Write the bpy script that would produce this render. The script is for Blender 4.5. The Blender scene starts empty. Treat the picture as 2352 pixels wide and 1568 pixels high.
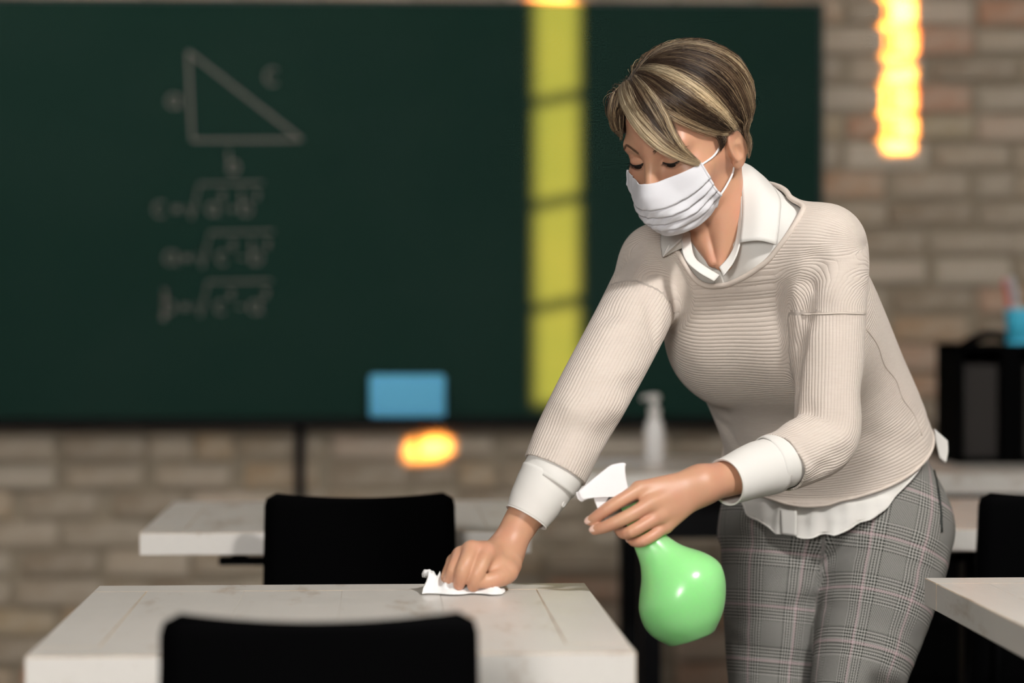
import bpy, bmesh, math, random
import numpy as np
from mathutils import Vector, Matrix
random.seed(7); RNG = np.random.default_rng(7)
scene = bpy.context.scene
COL = scene.collection
# ------------------------------------------------------------------ camera
FPX = 5553.0                                   # 85 mm on a 36 mm sensor, in pixels of a 2352 px wide frame
CAM = np.array([0.0, 0.0, 1.135])
YAW, PITCH = math.radians(3.0), math.radians(0.66)
FWD = np.array([math.sin(YAW)*math.cos(PITCH), math.cos(YAW)*math.cos(PITCH), -math.sin(PITCH)])
RGT = np.array([math.cos(YAW), -math.sin(YAW), 0.0])
UPV = np.cross(RGT, FWD)
def P(x, y, Z):
    """world point seen at pixel x, y (2352x1568 frame) at depth Z metres"""
    return CAM + FWD*Z + RGT*((x-1176)/FPX*Z) + UPV*(-(y-784)/FPX*Z)
cd = bpy.data.cameras.new('camera'); cam = bpy.data.objects.new('camera', cd); COL.objects.link(cam)
cd.sensor_width = 36; cd.lens = 85; cd.clip_start = 0.05; cd.clip_end = 60
cam.location = CAM; cam.rotation_euler = (math.pi/2-PITCH, 0, -YAW)
cd.dof.use_dof = True; cd.dof.focus_distance = 3.50; cd.dof.aperture_fstop = 2.0
scene.camera = cam
# ------------------------------------------------------------------ light
scene.view_settings.view_transform = 'Standard'; scene.view_settings.look = 'None'
scene.view_settings.exposure = 0.36; scene.view_settings.gamma = 1.0; scene.view_settings.use_curve_mapping = False
w = bpy.data.worlds.new('world'); scene.world = w; w.use_nodes = True
w.node_tree.nodes['Background'].inputs[0].default_value = (0.95, 0.97, 1.0, 1)
w.node_tree.nodes['Background'].inputs[1].default_value = 0.055
def lamp(name, kind, loc, target, power, color, size=1.0, size_y=None):
    d = bpy.data.lights.new(name, kind); d.energy = power; d.color = color
    if kind == 'AREA':
        d.shape = 'RECTANGLE'; d.size = size; d.size_y = size_y or size
    o = bpy.data.objects.new(name, d); COL.objects.link(o); o.location = loc
    o.rotation_euler = (Vector(target)-Vector(loc)).to_track_quat('-Z', 'Y').to_euler()
    return o
# low warm sun that comes in through the windows of the right wall
SUN_AZ, SUN_EL = math.radians(25), math.radians(5)
sd = Vector((math.sin(SUN_AZ)*math.cos(SUN_EL), -math.cos(SUN_AZ)*math.cos(SUN_EL), math.sin(SUN_EL)))
sun = lamp('sun_offscreen', 'SUN', sd*9+Vector((0,7,1)), (0,7,1), 100, (1.0, 0.37, 0.055)); sun.data.angle = math.radians(0.53)
# lamps at ceiling height and the window side behind the camera, all outside the picture
lamp('ceiling_lamp_right_offscreen', 'AREA', (1.60, 1.17, 3.27), (0.5, 3.55, 1.10), 126, (1.0, 0.98, 0.955), 0.35)
lamp('window_front_offscreen', 'AREA', (-0.9, -2.17, 2.05), (0.45, 3.8, 1.1), 205, (1.0, 0.98, 0.955), 1.6, 1.4)
lamp('ceiling_lamp_board_offscreen', 'AREA', (-1.5, 5.45, 3.27), (-0.6, 7.1, 1.2), 27, (1.0, 0.95, 0.88), 0.6)
# ------------------------------------------------------------------ materials
MATS = {}
class NT:
    def __init__(s, name):
        m = bpy.data.materials.new(name); m.use_nodes = True; s.m = m; s.t = m.node_tree; s.n = s.t.nodes; s.l = s.t.links
        s.b = s.n['Principled BSDF']; MATS[name] = m
    def add(s, typ, **kw):
        nd = s.n.new(typ)
        for k, v in kw.items():
            if k == 'op': nd.operation = v
            else: setattr(nd, k, v)
        return nd
    def link(s, a, b): s.l.new(a, b)
    def math(s, op, a, b=None, c=None, clamp=False):
        nd = s.add('ShaderNodeMath', op=op); nd.use_clamp = clamp
        for i, v in enumerate((a, b, c)):
            if v is None: continue
            if isinstance(v, (int, float)): nd.inputs[i].default_value = v
            else: s.link(v, nd.inputs[i])
        return nd.outputs[0]
    def mix(s, f, a, b):
        nd = s.add('ShaderNodeMix', data_type='RGBA')
        for i, v in ((0, f), (6, a), (7, b)):
            if isinstance(v, (int, float)): nd.inputs[i].default_value = v
            elif isinstance(v, tuple): nd.inputs[i].default_value = (v+(1,))[:4]
            else: s.link(v, nd.inputs[i])
        return nd.outputs[2]
    def ramp(s, f, stops):
        nd = s.add('ShaderNodeValToRGB'); s.link(f, nd.inputs[0]); e = nd.color_ramp.elements
        while len(e) < len(stops): e.new(0.5)
        for el, (p, c) in zip(e, stops):
            el.position = p; el.color = (c, c, c, 1) if isinstance(c, (int, float)) else (c+(1,))[:4]
        return nd.outputs[0]
    def noise(s, vec, scale, detail=3, rough=0.5):
        nd = s.add('ShaderNodeTexNoise'); nd.inputs['Scale'].default_value = scale
        nd.inputs['Detail'].default_value = detail; nd.inputs['Roughness'].default_value = rough
        if vec is not None: s.link(vec, nd.inputs['Vector'])
        return nd.outputs[0]
    def obj(s): return s.add('ShaderNodeTexCoord').outputs['Object']
    def scale(s, vec, sc):
        nd = s.add('ShaderNodeMapping'); nd.inputs['Scale'].default_value = sc; s.link(vec, nd.inputs[0]); return nd.outputs[0]
    def attr(s, name): 
        nd = s.add('ShaderNodeAttribute'); nd.attribute_name = name; return nd
    def bump(s, h, strength, dist):
        nd = s.add('ShaderNodeBump'); nd.inputs['Strength'].default_value = strength; nd.inputs['Distance'].default_value = dist
        s.link(h, nd.inputs['Height']); s.link(nd.outputs[0], s.b.inputs['Normal'])
    def set(s, **kw):
        for k, v in kw.items():
            i = s.b.inputs[k.replace('_', ' ')]
            if hasattr(v, 'is_output'): s.link(v, i)
            elif isinstance(v, tuple) and len(v) == 3 and i.type == 'RGBA': i.default_value = v+(1,)
            else: i.default_value = v
        return s
def plain(name, col, rough=0.5, spec=0.5, **kw):
    n = NT(name); n.set(Base_Color=col, Roughness=rough, **kw); n.b.inputs['Specular IOR Level'].default_value = spec; return n.m
# ------------------------------------------------------------------ object helpers
def tag(o, label=None, cat=None, group=None, kind=None):
    if label: o['label'] = label
    if cat: o['category'] = cat
    if group: o['group'] = group
    if kind: o['kind'] = kind
    return o
def empty(name, loc=(0,0,0), rz=0):
    o = bpy.data.objects.new(name, None); COL.objects.link(o); o.location = loc; o.rotation_euler = (0,0,rz)
    o.empty_display_size = 0.05; return o
def link(name, me, mats=None, parent=None, smooth=False):
    o = bpy.data.objects.new(name, me); COL.objects.link(o)
    if mats is not None:
        for m in (mats if isinstance(mats, (list, tuple)) else [mats]):
            if m.name not in [x.name for x in me.materials if x]: me.materials.append(m)
    if parent is not None: o.parent = parent
    if smooth: me.polygons.foreach_set('use_smooth', np.ones(len(me.polygons), bool))
    return o
def mesh_np(name, v, f):
    """v (n,3), f list of faces or (m,k) int array"""
    me = bpy.data.meshes.new(name)
    if isinstance(f, np.ndarray):
        k = f.shape[1]; m = len(f)
        me.vertices.add(len(v)); me.vertices.foreach_set('co', np.asarray(v, np.float32).ravel())
        me.loops.add(m*k); me.loops.foreach_set('vertex_index', f.astype(np.int32).ravel())
        me.polygons.add(m); me.polygons.foreach_set('loop_start', np.arange(0, m*k, k, dtype=np.int32))
        me.update(calc_edges=True); me.validate()
    else:
        me.from_pydata([tuple(map(float, q)) for q in v], [], [tuple(q) for q in f]); me.update()
    return me
def box_bm(bm, c, s, mat=0):
    r = bmesh.ops.create_cube(bm, size=1.0)
    for q in r['verts']: q.co = Vector((q.co.x*s[0]+c[0], q.co.y*s[1]+c[1], q.co.z*s[2]+c[2]))
    return r['verts']
def bm_mesh(name, bm, bevel=0, seg=2, edge_mat=None):
    if bevel:
        n0 = len(bm.faces)
        for fc in bm.faces: fc.tag = True
        r = bmesh.ops.bevel(bm, geom=bm.edges[:], offset=bevel, segments=seg, profile=0.5, affect='EDGES', clamp_overlap=True)
        if edge_mat is not None:
            for fc in r['faces']: fc.material_index = edge_mat
    bmesh.ops.recalc_face_normals(bm, faces=bm.faces[:])
    me = bpy.data.meshes.new(name); bm.to_mesh(me); bm.free(); return me
def box(name, c, s, mats, parent=None, bevel=0, seg=2, edge_mat=None):
    bm = bmesh.new(); box_bm(bm, c, s); return link(name, bm_mesh(name, bm, bevel, seg, edge_mat), mats, parent)
def lathe(prof, n=32, cap=True):
    """prof: list of (r, z) -> verts, faces"""
    v = []; f = []
    for r, z in prof:
        for i in range(n):
            a = 2*math.pi*i/n; v.append((r*math.cos(a), r*math.sin(a), z))
    for j in range(len(prof)-1):
        for i in range(n):
            k = (i+1) % n; f.append((j*n+i, j*n+k, (j+1)*n+k, (j+1)*n+i))
    if cap:
        f.append(tuple(range(n))[::-1]); f.append(tuple((len(prof)-1)*n+i for i in range(n)))
    return v, f
def spline(pts, sub=6):
    """Catmull-Rom through rows of an array"""
    p = np.asarray(pts, float); q = np.vstack([2*p[0]-p[1], p, 2*p[-1]-p[-2]]); out = []
    for i in range(1, len(q)-2):
        for t in np.arange(sub)/sub:
            a, b, c, d = q[i-1], q[i], q[i+1], q[i+2]
            out.append(0.5*((2*b)+(c-a)*t+(2*a-5*b+4*c-d)*t*t+(-a+3*b-3*c+d)*t**3))
    out.append(p[-1]); return np.array(out)
def sweep(path, rad, n=8, cap=True):
    """round tube along path (k,3) with radii -> verts, faces"""
    path = np.asarray(path, float); k = len(path); rad = np.broadcast_to(np.asarray(rad, float), (k,))
    t = np.gradient(path, axis=0); t /= np.linalg.norm(t, axis=1)[:, None]+1e-12
    ref = np.array([0, 0, 1.0]) if abs(t[0][2]) < 0.9 else np.array([1.0, 0, 0])
    u = np.cross(t[0], ref); u /= np.linalg.norm(u); v = []; f = []
    for i in range(k):
        u = u - t[i]*u.dot(t[i]); u /= np.linalg.norm(u); w_ = np.cross(t[i], u)
        for j in range(n):
            a = 2*math.pi*j/n; v.append(path[i]+rad[i]*(math.cos(a)*u+math.sin(a)*w_))
    for i in range(k-1):
        for j in range(n):
            q = (j+1) % n; f.append((i*n+j, i*n+q, (i+1)*n+q, (i+1)*n+j))
    if cap: f.append(tuple(range(n))[::-1]); f.append(tuple((k-1)*n+j for j in range(n)))
    return v, f
def tube(name, path, rad, mats, parent=None, n=8, smooth=True):
    v, f = sweep(path, rad, n); return link(name, mesh_np(name, v, f), mats, parent, smooth)
# ================================================================== the room
def m_brick():
    n = NT('brick'); oi = n.add('ShaderNodeObjectInfo'); co = n.obj()
    base = n.ramp(oi.outputs['Random'], [(0.0, (0.30,0.225,0.15)), (0.22, (0.45,0.365,0.275)), (0.45, (0.25,0.185,0.125)), (0.68, (0.50,0.43,0.34)), (0.84, (0.44,0.23,0.14)), (1.0, (0.38,0.30,0.18))])
    nz = n.noise(co, 14, 5, 0.6); nz2 = n.noise(co, 60, 3)
    c = n.mix(n.math('MULTIPLY', n.ramp(nz, [(0.35, 0), (0.7, 1)]), 0.55), base, (0.50,0.44,0.36))
    n.set(Base_Color=c, Roughness=0.9); n.bump(n.math('ADD', nz, n.math('MULTIPLY', nz2, 0.4)), 0.6, 0.006); return n.m
def m_paint(name='painted_wood', tint=(0.70,0.665,0.615), worn=0.0):
    n = NT(name); co = n.obj(); oi = n.add('ShaderNodeObjectInfo')
    off = n.add('ShaderNodeVectorMath', op='ADD'); n.link(co, off.inputs[0]); n.link(oi.outputs['Location'], off.inputs[1]); v = off.outputs[0]
    st = n.noise(n.scale(v, (1.5, 1.5, 1.5)), 6, 5, 0.6)
    fine = n.noise(n.scale(v, (90, 8, 90)), 1.0, 4, 0.6)
    col = n.mix(n.math('MULTIPLY', fine, 0.35), tint, tuple(x*0.80 for x in tint))
    scr = n.ramp(n.noise(n.scale(v, (7, 2.2, 7)), 2.2, 6, 0.7), [(0.56-worn*0.22, 0), (0.70-worn*0.2, 1)])
    col = n.mix(n.math('MULTIPLY', scr, 0.55+worn*0.35), col, (0.33,0.23,0.14))
    n.set(Base_Color=col, Roughness=n.math('MULTIPLY_ADD', st, 0.25, 0.22)); n.bump(fine, 0.12, 0.002); return n.m
def m_board():
    n = NT('chalkboard_green'); co = n.obj()
    h = n.ramp(n.noise(n.scale(co, (0.8, 1, 1.3)), 1.6, 4, 0.6), [(0.3, 0), (0.75, 1)])
    col = n.mix(n.math('MULTIPLY', h, 0.35), (0.0088,0.0295,0.0220), (0.024,0.046,0.037))
    n.set(Base_Color=col, Roughness=0.6); n.b.inputs['Specular IOR Level'].default_value = 0.03; return n.m
m_brick(); m_paint(); m_paint('worn_edge', (0.62,0.50,0.37), 0.5); m_board()
plain('mortar', (0.33,0.275,0.205), 0.95); plain('floor_screed', (0.085,0.075,0.066), 0.6); plain('plaster', (0.45,0.42,0.38), 0.9)
plain('black_plastic', (0.0008,0.0008,0.001), 0.7, 0.03); plain('black_metal', (0.0015,0.0015,0.002), 0.5, 0.10)
plain('chalk', (0.19,0.175,0.155), 0.95); plain('board_frame', (0.004,0.012,0.009), 0.5)
plain('blue_foam', (0.14,0.52,0.80), 0.85); plain('cup_blue', (0.06,0.50,0.72), 0.4); plain('dark_board', (0.014,0.010,0.008), 0.7)
plain('paper_white', (0.74,0.75,0.77), 0.8); plain('pen_red', (0.55,0.16,0.13), 0.4); plain('pen_grey', (0.50,0.50,0.52), 0.4); plain('pen_ochre', (0.30,0.18,0.05), 0.5)
plain('bottle_clear', (0.70,0.68,0.66), 0.25); plain('pump_white', (0.62,0.60,0.57), 0.4)

for nm_, t_ in (('clear_glass', 0.95),):
    n = NT(nm_); tb_ = n.add('ShaderNodeBsdfTransparent'); tb_.inputs[0].default_value = (t_, t_, t_, 1); n.link(tb_.outputs[0], n.n['Material Output'].inputs[0])
def structure(o): o['kind'] = 'structure'; return o
structure(box('floor', (0.2, 3.0, -0.05), (7.6, 10.4, 0.10), MATS['floor_screed']))
WY = 7.17
wall = structure(box('wall_back', (0.2, WY+0.06, 1.65), (7.6, 0.12, 3.3), MATS['mortar']))
# bricks, laid course by course; the ones in view are parts of their own
BL, BH, JT = 0.245, 0.073, 0.013
bv = []
bm = bmesh.new(); box_bm(bm, (0,0,0), (BL, 0.05, BH)); brick_me = bm_mesh('brick', bm, 0.006, 1)
bm = bmesh.new(); box_bm(bm, (0,0,0), (BL*0.48, 0.05, BH)); half_me = bm_mesh('brick_half', bm, 0.006, 1)
for me in (brick_me, half_me): me.materials.append(MATS['brick'])
far = bmesh.new(); nb = 0
BX0, BX1, BZ0, BZ1 = -1.80, 1.285, 0.83, 2.045
for r in range(37):
    z = 0.02 + BH/2 + r*(BH+JT); x = -3.4 + (0 if r % 2 else -(BL+JT)/2); 
    while x < 3.9:
        hf = random.random() < 0.12; L = BL*0.48 if hf else BL; cx = x+L/2; x += L+JT
        if cx+L/2 < -3.5 or cx+L/2 > 3.9: continue
        if BX0+0.02 < cx-L/2 and cx+L/2 < BX1-0.02 and z-BH/2 > BZ0+0.02 and z+BH/2 < BZ1-0.02: continue
        dy = random.uniform(-0.008, 0.005)
        inview = (-1.30 < cx < 2.12 and z < 0.92) or (1.20 < cx < 2.12 and z < 2.14) or (-1.30 < cx < 1.30 and 2.0 < z < 2.12)
        if inview and nb < 300:
            o = bpy.data.objects.new('brick', half_me if hf else brick_me); COL.objects.link(o); o.parent = wall
            o.location = (cx, WY+0.002+dy, z); o.rotation_euler = (0, random.uniform(-0.022,0.022), 0); o.scale = (random.uniform(0.86,1.05), 1, random.uniform(0.84,1.10)); nb += 1
        elif z < 3.2: box_bm(far, (cx, WY+0.002+dy, z), (L, 0.05, BH))
fo = link('brickwork', bm_mesh('brickwork', far, 0), MATS['brick'], wall); fo['kind'] = 'stuff'
# right wall with the windows the low sun shines through
WX = 3.0
def sun_hole(x, z):                       # where the ray that lands on the back wall at x, z crosses the right wall
    t = (WX-x)/sd.x; return WY-0.06+sd.y*t, z+sd.z*t
holes = []
for x0, x1, z0, z1 in ((0.417, 0.563, 0.845, 2.085), (1.490, 1.590, 1.60, 2.16), (0.075, 0.195, 0.69, 0.775)):
    ya, za = sun_hole(x0, z0); yb, zb = sun_hole(x1, z0); ta = sun_hole(x1, z1)[1]
    holes.append((min(ya, yb), max(ya, yb), za, ta))
holes.sort()
bm = bmesh.new(); y = -2.2
for (a, b, z0, z1) in holes:
    box_bm(bm, (WX+0.01, (y+a)/2, 1.65), (0.02, a-y, 3.3)); box_bm(bm, (WX+0.01, (a+b)/2, z0/2), (0.02, b-a, z0))
    box_bm(bm, (WX+0.01, (a+b)/2, (z1+3.3)/2), (0.02, b-a, 3.3-z1)); y = b
box_bm(bm, (WX+0.01, (y+WY)/2, 1.65), (0.02, WY-y, 3.3))
structure(box('ceiling', (0.2, 3.0, 3.35), (7.6, 10.6, 0.10), MATS['plaster']))
structure(box('wall_front', (0.0, -2.25, 1.65), (6.2, 0.1, 3.3), MATS['plaster']))
structure(link('wall_right', bm_mesh('wall_right', bm), MATS['plaster']))
for i, (a, b, z0, z1) in enumerate(holes):
    wn = structure(empty('window_%d' % (i+1), (WX, (a+b)/2, z0)))
    n = max(1, round((z1-z0)/0.345))
    for k in range(1, n): box('glazing_bar', (0.02, 0, (z1-z0)*k/n), (0.03, b-a, 0.022), MATS['black_metal'], wn)
    box('pane', (0.004, 0, (z1-z0)/2), (0.003, b-a-0.002, z1-z0-0.002), MATS['clear_glass'], wn)
    box('window_sill', (-0.03, 0, -0.012), (0.10, b-a+0.08, 0.024), MATS['plaster'], wn)
# ================================================================== chalkboard
bd = empty('chalkboard', (-0.25, WY-0.03, 0)); tag(bd, 'wide dark green chalkboard on the brick wall with a chalked triangle and formulas', 'chalkboard')
bw = BX1-BX0; bcx = (BX0+BX1)/2+0.25
box('panel', (bcx, -0.025, (BZ0+BZ1)/2), (bw, 0.03, BZ1-BZ0), MATS['chalkboard_green'], bd, 0.002, 1)
for nm, c, s in (('frame_rail', (bcx, -0.028, BZ1+0.004), (bw+0.016, 0.04, 0.008)), ('frame_rail', (BX1+0.25+0.004, -0.028, (BZ0+BZ1)/2), (0.008, 0.04, BZ1-BZ0)), ('frame_rail', (BX0+0.25-0.004, -0.028, (BZ0+BZ1)/2), (0.008, 0.04, BZ1-BZ0))):
    box(nm, c, s, MATS['board_frame'], bd)
box('chalk_ledge', (bcx, -0.055, BZ0-0.012), (bw, 0.10, 0.026), MATS['black_metal'], bd, 0.003, 1)
box('leg', (0.0, -0.02, (BZ0-0.02)/2), (0.028, 0.03, BZ0-0.02), MATS['black_metal'], bd)
# chalk: strokes in pixels of the photograph turned into points on the board plane
def onboard(x, y):
    d = FWD + RGT*((x-1176)/FPX) + UPV*(-(y-784)/FPX); t = (WY-0.072-CAM[1])/d[1]; q = CAM+d*t; return np.array([q[0]+0.25, -0.0425, q[2]])
def strokes(name, lines, wd):
    v = []; f = []
    for ln in lines:
        p = np.array([onboard(*q) for q in ln]); t = np.gradient(p, axis=0); t /= np.linalg.norm(t, axis=1)[:, None]
        nn = np.stack([-t[:, 2], 0*t[:, 0], t[:, 0]], 1)*wd/2; b = len(v)
        for q, m_ in zip(p, nn): v += [q+m_, q-m_]
        for i in range(len(p)-1): f.append((b+2*i, b+2*i+1, b+2*i+3, b+2*i+2))
    return link(name, mesh_np(name, v, f), MATS['chalk'], bd)
arc = lambda cx, cy, rx, ry, a0, a1, n=10: [(cx+rx*math.cos(math.radians(a0+(a1-a0)*i/n)), cy+ry*math.sin(math.radians(a0+(a1-a0)*i/n))) for i in range(n+1)]
def glyph(ch, x, y, s):
    if ch == 'a': return [arc(x, y, .32*s, .34*s, -40, -320), [(x+.3*s, y-.35*s), (x+.3*s, y+.3*s), (x+.45*s, y+.36*s)]]
    if ch == 'b': return [[(x-.3*s, y-1.05*s), (x-.3*s, y+.35*s)], arc(x, y, .3*s, .34*s, 170, -170)]
    if ch == 'c': return [arc(x, y, .34*s, .38*s, -50, -310)]
    if ch == '2': return [arc(x, y-.2*s, .22*s, .2*s, -170, 40, 6)+[(x-.22*s, y+.3*s), (x+.25*s, y+.3*s)]]
    if ch == '=': return [[(x-.35*s, y-.12*s), (x+.35*s, y-.12*s)], [(x-.35*s, y+.14*s), (x+.35*s, y+.14*s)]]
    if ch == '+': return [[(x-.3*s, y), (x+.3*s, y)], [(x, y-.3*s), (x, y+.3*s)]]
    if ch == '-': return [[(x-.3*s, y), (x+.3*s, y)]]
strokes('chalk_triangle', [[(432,118), (441,322)], [(441,322), (694,321)], [(694,321), (432,118)]], 0.008)
for g_ in (glyph('a', 398, 232, 42), glyph('c', 626, 176, 48), glyph('b', 537, 384, 38)): strokes('chalk_letter', g_, 0.006)
for (c0, c1, op, c2, x0, y0, bx) in (('c', 'a', '+', 'b', 368, 480, 1.0), ('a', 'c', '-', 'b', 392, 592, 1.0), ('b', 'c', '-', 'a', 388, 705, 1.7)):
    dx = x0-368; L = glyph(c0, x0, y0, 42)+glyph('=', x0+38, y0, 30)
    L += [[(x0+62, y0-8), (x0+72, y0+22), (x0+90, y0-58), (x0+236, y0-60)]]
    L += glyph(c1, x0+120, y0, 36)+glyph('2', x0+142, y0-28, 22)+glyph(op, x0+164, y0, 26)+glyph(c2, x0+198, y0, 40)+glyph('2', x0+222, y0-30, 22)
    strokes('chalk_formula', L, 0.005)
    if bx > 1: strokes('chalk_letter', [[(x0-10, y0-40), (x0-12, y0+30)]], 0.012)
# blue board sponge on the ledge
def rbox(name, c, s, r, mats, parent=None, seg=4):
    o = box(name, c, s, mats, parent, r, seg); o.data.polygons.foreach_set('use_smooth', np.ones(len(o.data.polygons), bool)); return o
q = P(936, 965, 7.02)
sp = empty('board_sponge', (q[0], WY-0.110, BZ0+0.0015)); tag(sp, 'light blue rectangular board sponge standing on the chalk ledge', 'sponge')
rbox('sponge_pad', (0, 0, 0.063), (0.222, 0.040, 0.126), 0.012, MATS['blue_foam'], sp)
box('backing_plate', (0, 0.022, 0.063), (0.20, 0.006, 0.11), MATS['dark_board'], sp)
# ================================================================== tables
TZ = 0.75
def wood_plank(t, c, s, em=1): return box('plank', c, s, [MATS['painted_wood'], MATS['worn_edge']], t, 0.0012 if em else 0.0006, 1, em)
def student_table(x0, y0, label, W=0.69, D=0.71):
    t = empty('classroom_table', (x0+W/2, y0+D/2, 0)); tag(t, label, 'table', 'white plank tables'); th = 0.040; e = 0.075; g = 0.0004; z = TZ-th/2
    wood_plank(t, (0, -D/2+e/2, z), (W, e-g, th)); wood_plank(t, (0, D/2-e/2, z), (W, e-g, th))
    for s in (-1, 1): wood_plank(t, (s*(W/2-e/2), 0, z), (e-g, D-2*e-g, th))
    n = 4; pw = (W-2*e)/n
    for k in range(n): wood_plank(t, (-W/2+e+pw*(k+0.5), 0, z-0.0003*(k % 2)), (pw-0.0002, D-2*e-g, th), 0)
    col = box('column', (0, 0, 0.36), (0.06, 0.06, 0.699), MATS['black_metal'], t, 0.004, 1)
    for a in (0, 1):
        s1 = (0.46, 0.035, 0.016) if a == 0 else (0.035, 0.46, 0.016); box('support_arm', (0, 0, 0.664), s1, MATS['black_metal'], t, 0.003, 1)
        for e_ in (-1, 1): box('arm_pad', (e_*0.19*(1-a), e_*0.19*a, 0.690), (0.03, 0.03, 0.042), MATS['black_metal'], t)
        s2 = (0.50, 0.05, 0.025) if a == 0 else (0.05, 0.50, 0.025); box('foot', (0, 0, 0.0125+0.0002*a), s2, MATS['black_metal'], t, 0.004, 1)
    return t
student_table(-0.405, 2.735, 'white plank table being wiped with the tissue, black chair at its near side')
student_table(0.785, 2.775, 'white plank table whose corner stands in front of the plaid trousers')
student_table(-0.432, 4.272, 'white plank table behind the one being wiped, black chair pushed to it')
student_table(0.80, 4.272, 'white plank table behind the hip in plaid trousers, in front of the long desk')
# ================================================================== chairs
def chair(x, y, label, rz=0):
    t = empty('plastic_chair', (x, y, 0), rz); tag(t, label, 'chair', 'black plastic chairs'); M = MATS['black_plastic']
    # curved back shell: x across, slightly curved in plan, leaning back a little
    nu, nv = 15, 12; top = 0.826; bot = 0.47; v = []; f = []
    def pt(u, vv, off):
        z = bot+(top-bot)*vv; hw = 0.1715-0.008*vv
        r = 0.020; dz = top-z                      # rounded upper corners
        if dz < r: hw -= r-math.sqrt(max(0, r*r-(r-dz)**2))
        zz = z-0.006*(1-u*u)*vv**3
        return (u*hw, -0.035*vv+0.030*u*u+off, zz)
    vs = [i/(nv-3)*0.94 for i in range(nv-2)]+[0.975, 1.0]
    for side in (0, 1):
        for b in vs:
            for i in range(nu): v.append(pt(-1+2*i/(nu-1), b, 0.0 if side == 0 else 0.011))
    N = nu*nv
    for j in range(nv-1):
        for i in range(nu-1):
            a = j*nu+i; f.append((a, a+1, a+nu+1, a+nu)); f.append((N+a, N+a+nu, N+a+nu+1, N+a+1))
    rim = [i for i in range(nu)]+[j*nu+nu-1 for j in range(1, nv)]+[(nv-1)*nu+i for i in range(nu-2, -1, -1)]+[j*nu for j in range(nv-2, 0, -1)]
    for a, b in zip(rim, rim[1:]+rim[:1]): f.append((a, N+a, N+b, b))
    link('backrest', mesh_np('backrest', v, f), M, t, True)
    # seat: dished shell
    v = []; f = []; n = 12
    for side in (0, 1):
        for j in range(n+1):
            for i in range(n+1):
                u = -1+2*i/n; w_ = j/n; hw = 0.172+0.03*math.sin(math.pi*min(1, w_*0.8))
                z = 0.448-0.016*(1-u*u)*math.sin(math.pi*w_)+0.03*max(0, 0.18-w_)/0.18-0.02*max(0, w_-0.85)/0.15
                v.append((u*hw, -0.005+0.40*w_, z-0.012*side))
    N = (n+1)**2
    for j in range(n):
        for i in range(n):
            a = j*(n+1)+i; f.append((a, a+1, a+n+2, a+n+1)); f.append((N+a, N+a+n+1, N+a+n+2, N+a+1))
    rim = [i for i in range(n+1)]+[j*(n+1)+n for j in range(1, n+1)]+[n*(n+1)+i for i in range(n-1, -1, -1)]+[j*(n+1) for j in range(n-1, 0, -1)]
    for a, b in zip(rim, rim[1:]+rim[:1]): f.append((a, N+a, N+b, b))
    link('seat', mesh_np('seat', v, f), M, t, True)
    for sx in (-1, 1): 
        tube('back_strut', [(sx*0.12, 0.02, 0.442), (sx*0.13, 0.003, 0.50), (sx*0.13, -0.002, 0.60)], 0.009, M, t)
        tube('leg', [(sx*0.13, 0.03, 0.438), (sx*0.18, -0.05, 0.0)], 0.011, MATS['black_metal'], t)
        tube('leg', [(sx*0.14, 0.34, 0.430), (sx*0.18, 0.40, 0.0)], 0.011, MATS['black_metal'], t)
    return t
def at_floor(px, Z): q = P(px, 900, Z); return q[0], q[1]
x, y = at_floor(731, 2.46); chair(x, y+0.035, 'black plastic chair at the table being wiped, its back hides the front edge')
x, y = at_floor(826, 4.13); chair(x, y+0.035, 'black plastic chair between the wiped table and the table behind it')
x, y = at_floor(2478, 4.15); chair(x, y+0.035, 'black plastic chair at the table in front of the long desk')
# ================================================================== long desk and what stands on it
DX0, DX1, DY0, DY1 = 0.44, 1.98, 5.765, 6.465
dk = empty('teacher_desk', ((DX0+DX1)/2, (DY0+DY1)/2, 0)); tag(dk, 'long white plank desk below the chalkboard with black legs and drawers', 'desk')
W, D = DX1-DX0, DY1-DY0; 
for k in range(5): wood_plank(dk, (0, -D/2+D/5*(k+0.5), TZ-0.0255), (W, D/5-0.0015, 0.051))
lx = lambda x: x-(DX0+DX1)/2
box('apron', (lx(0.93), -D/2+0.10, 0.642), (0.62, 0.025, 0.112), MATS['black_metal'], dk)
box('apron', (lx(0.93), D/2-0.10, 0.642), (0.62, 0.025, 0.112), MATS['black_metal'], dk)
for yy in (-1, 1):
    box('leg', (lx(0.645), yy*(D/2-0.09), 0.35), (0.05, 0.05, 0.699), MATS['black_metal'], dk)
ped = box('drawer_pedestal', (lx(1.58), 0.0, 0.3495), (0.72, 0.58, 0.699), MATS['black_plastic'], dk)
for c in (0, 1):
    for r in range(3):
        dr = box('drawer', (lx(1.40+0.355*c), -0.298, 0.125+0.225*r), (0.335, 0.016, 0.205), MATS['black_plastic'], dk, 0.003, 1)
        box('handle', (lx(1.40+0.355*c), -0.312, 0.17+0.225*r), (0.10, 0.012, 0.012), MATS['black_metal'], dr)
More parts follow.
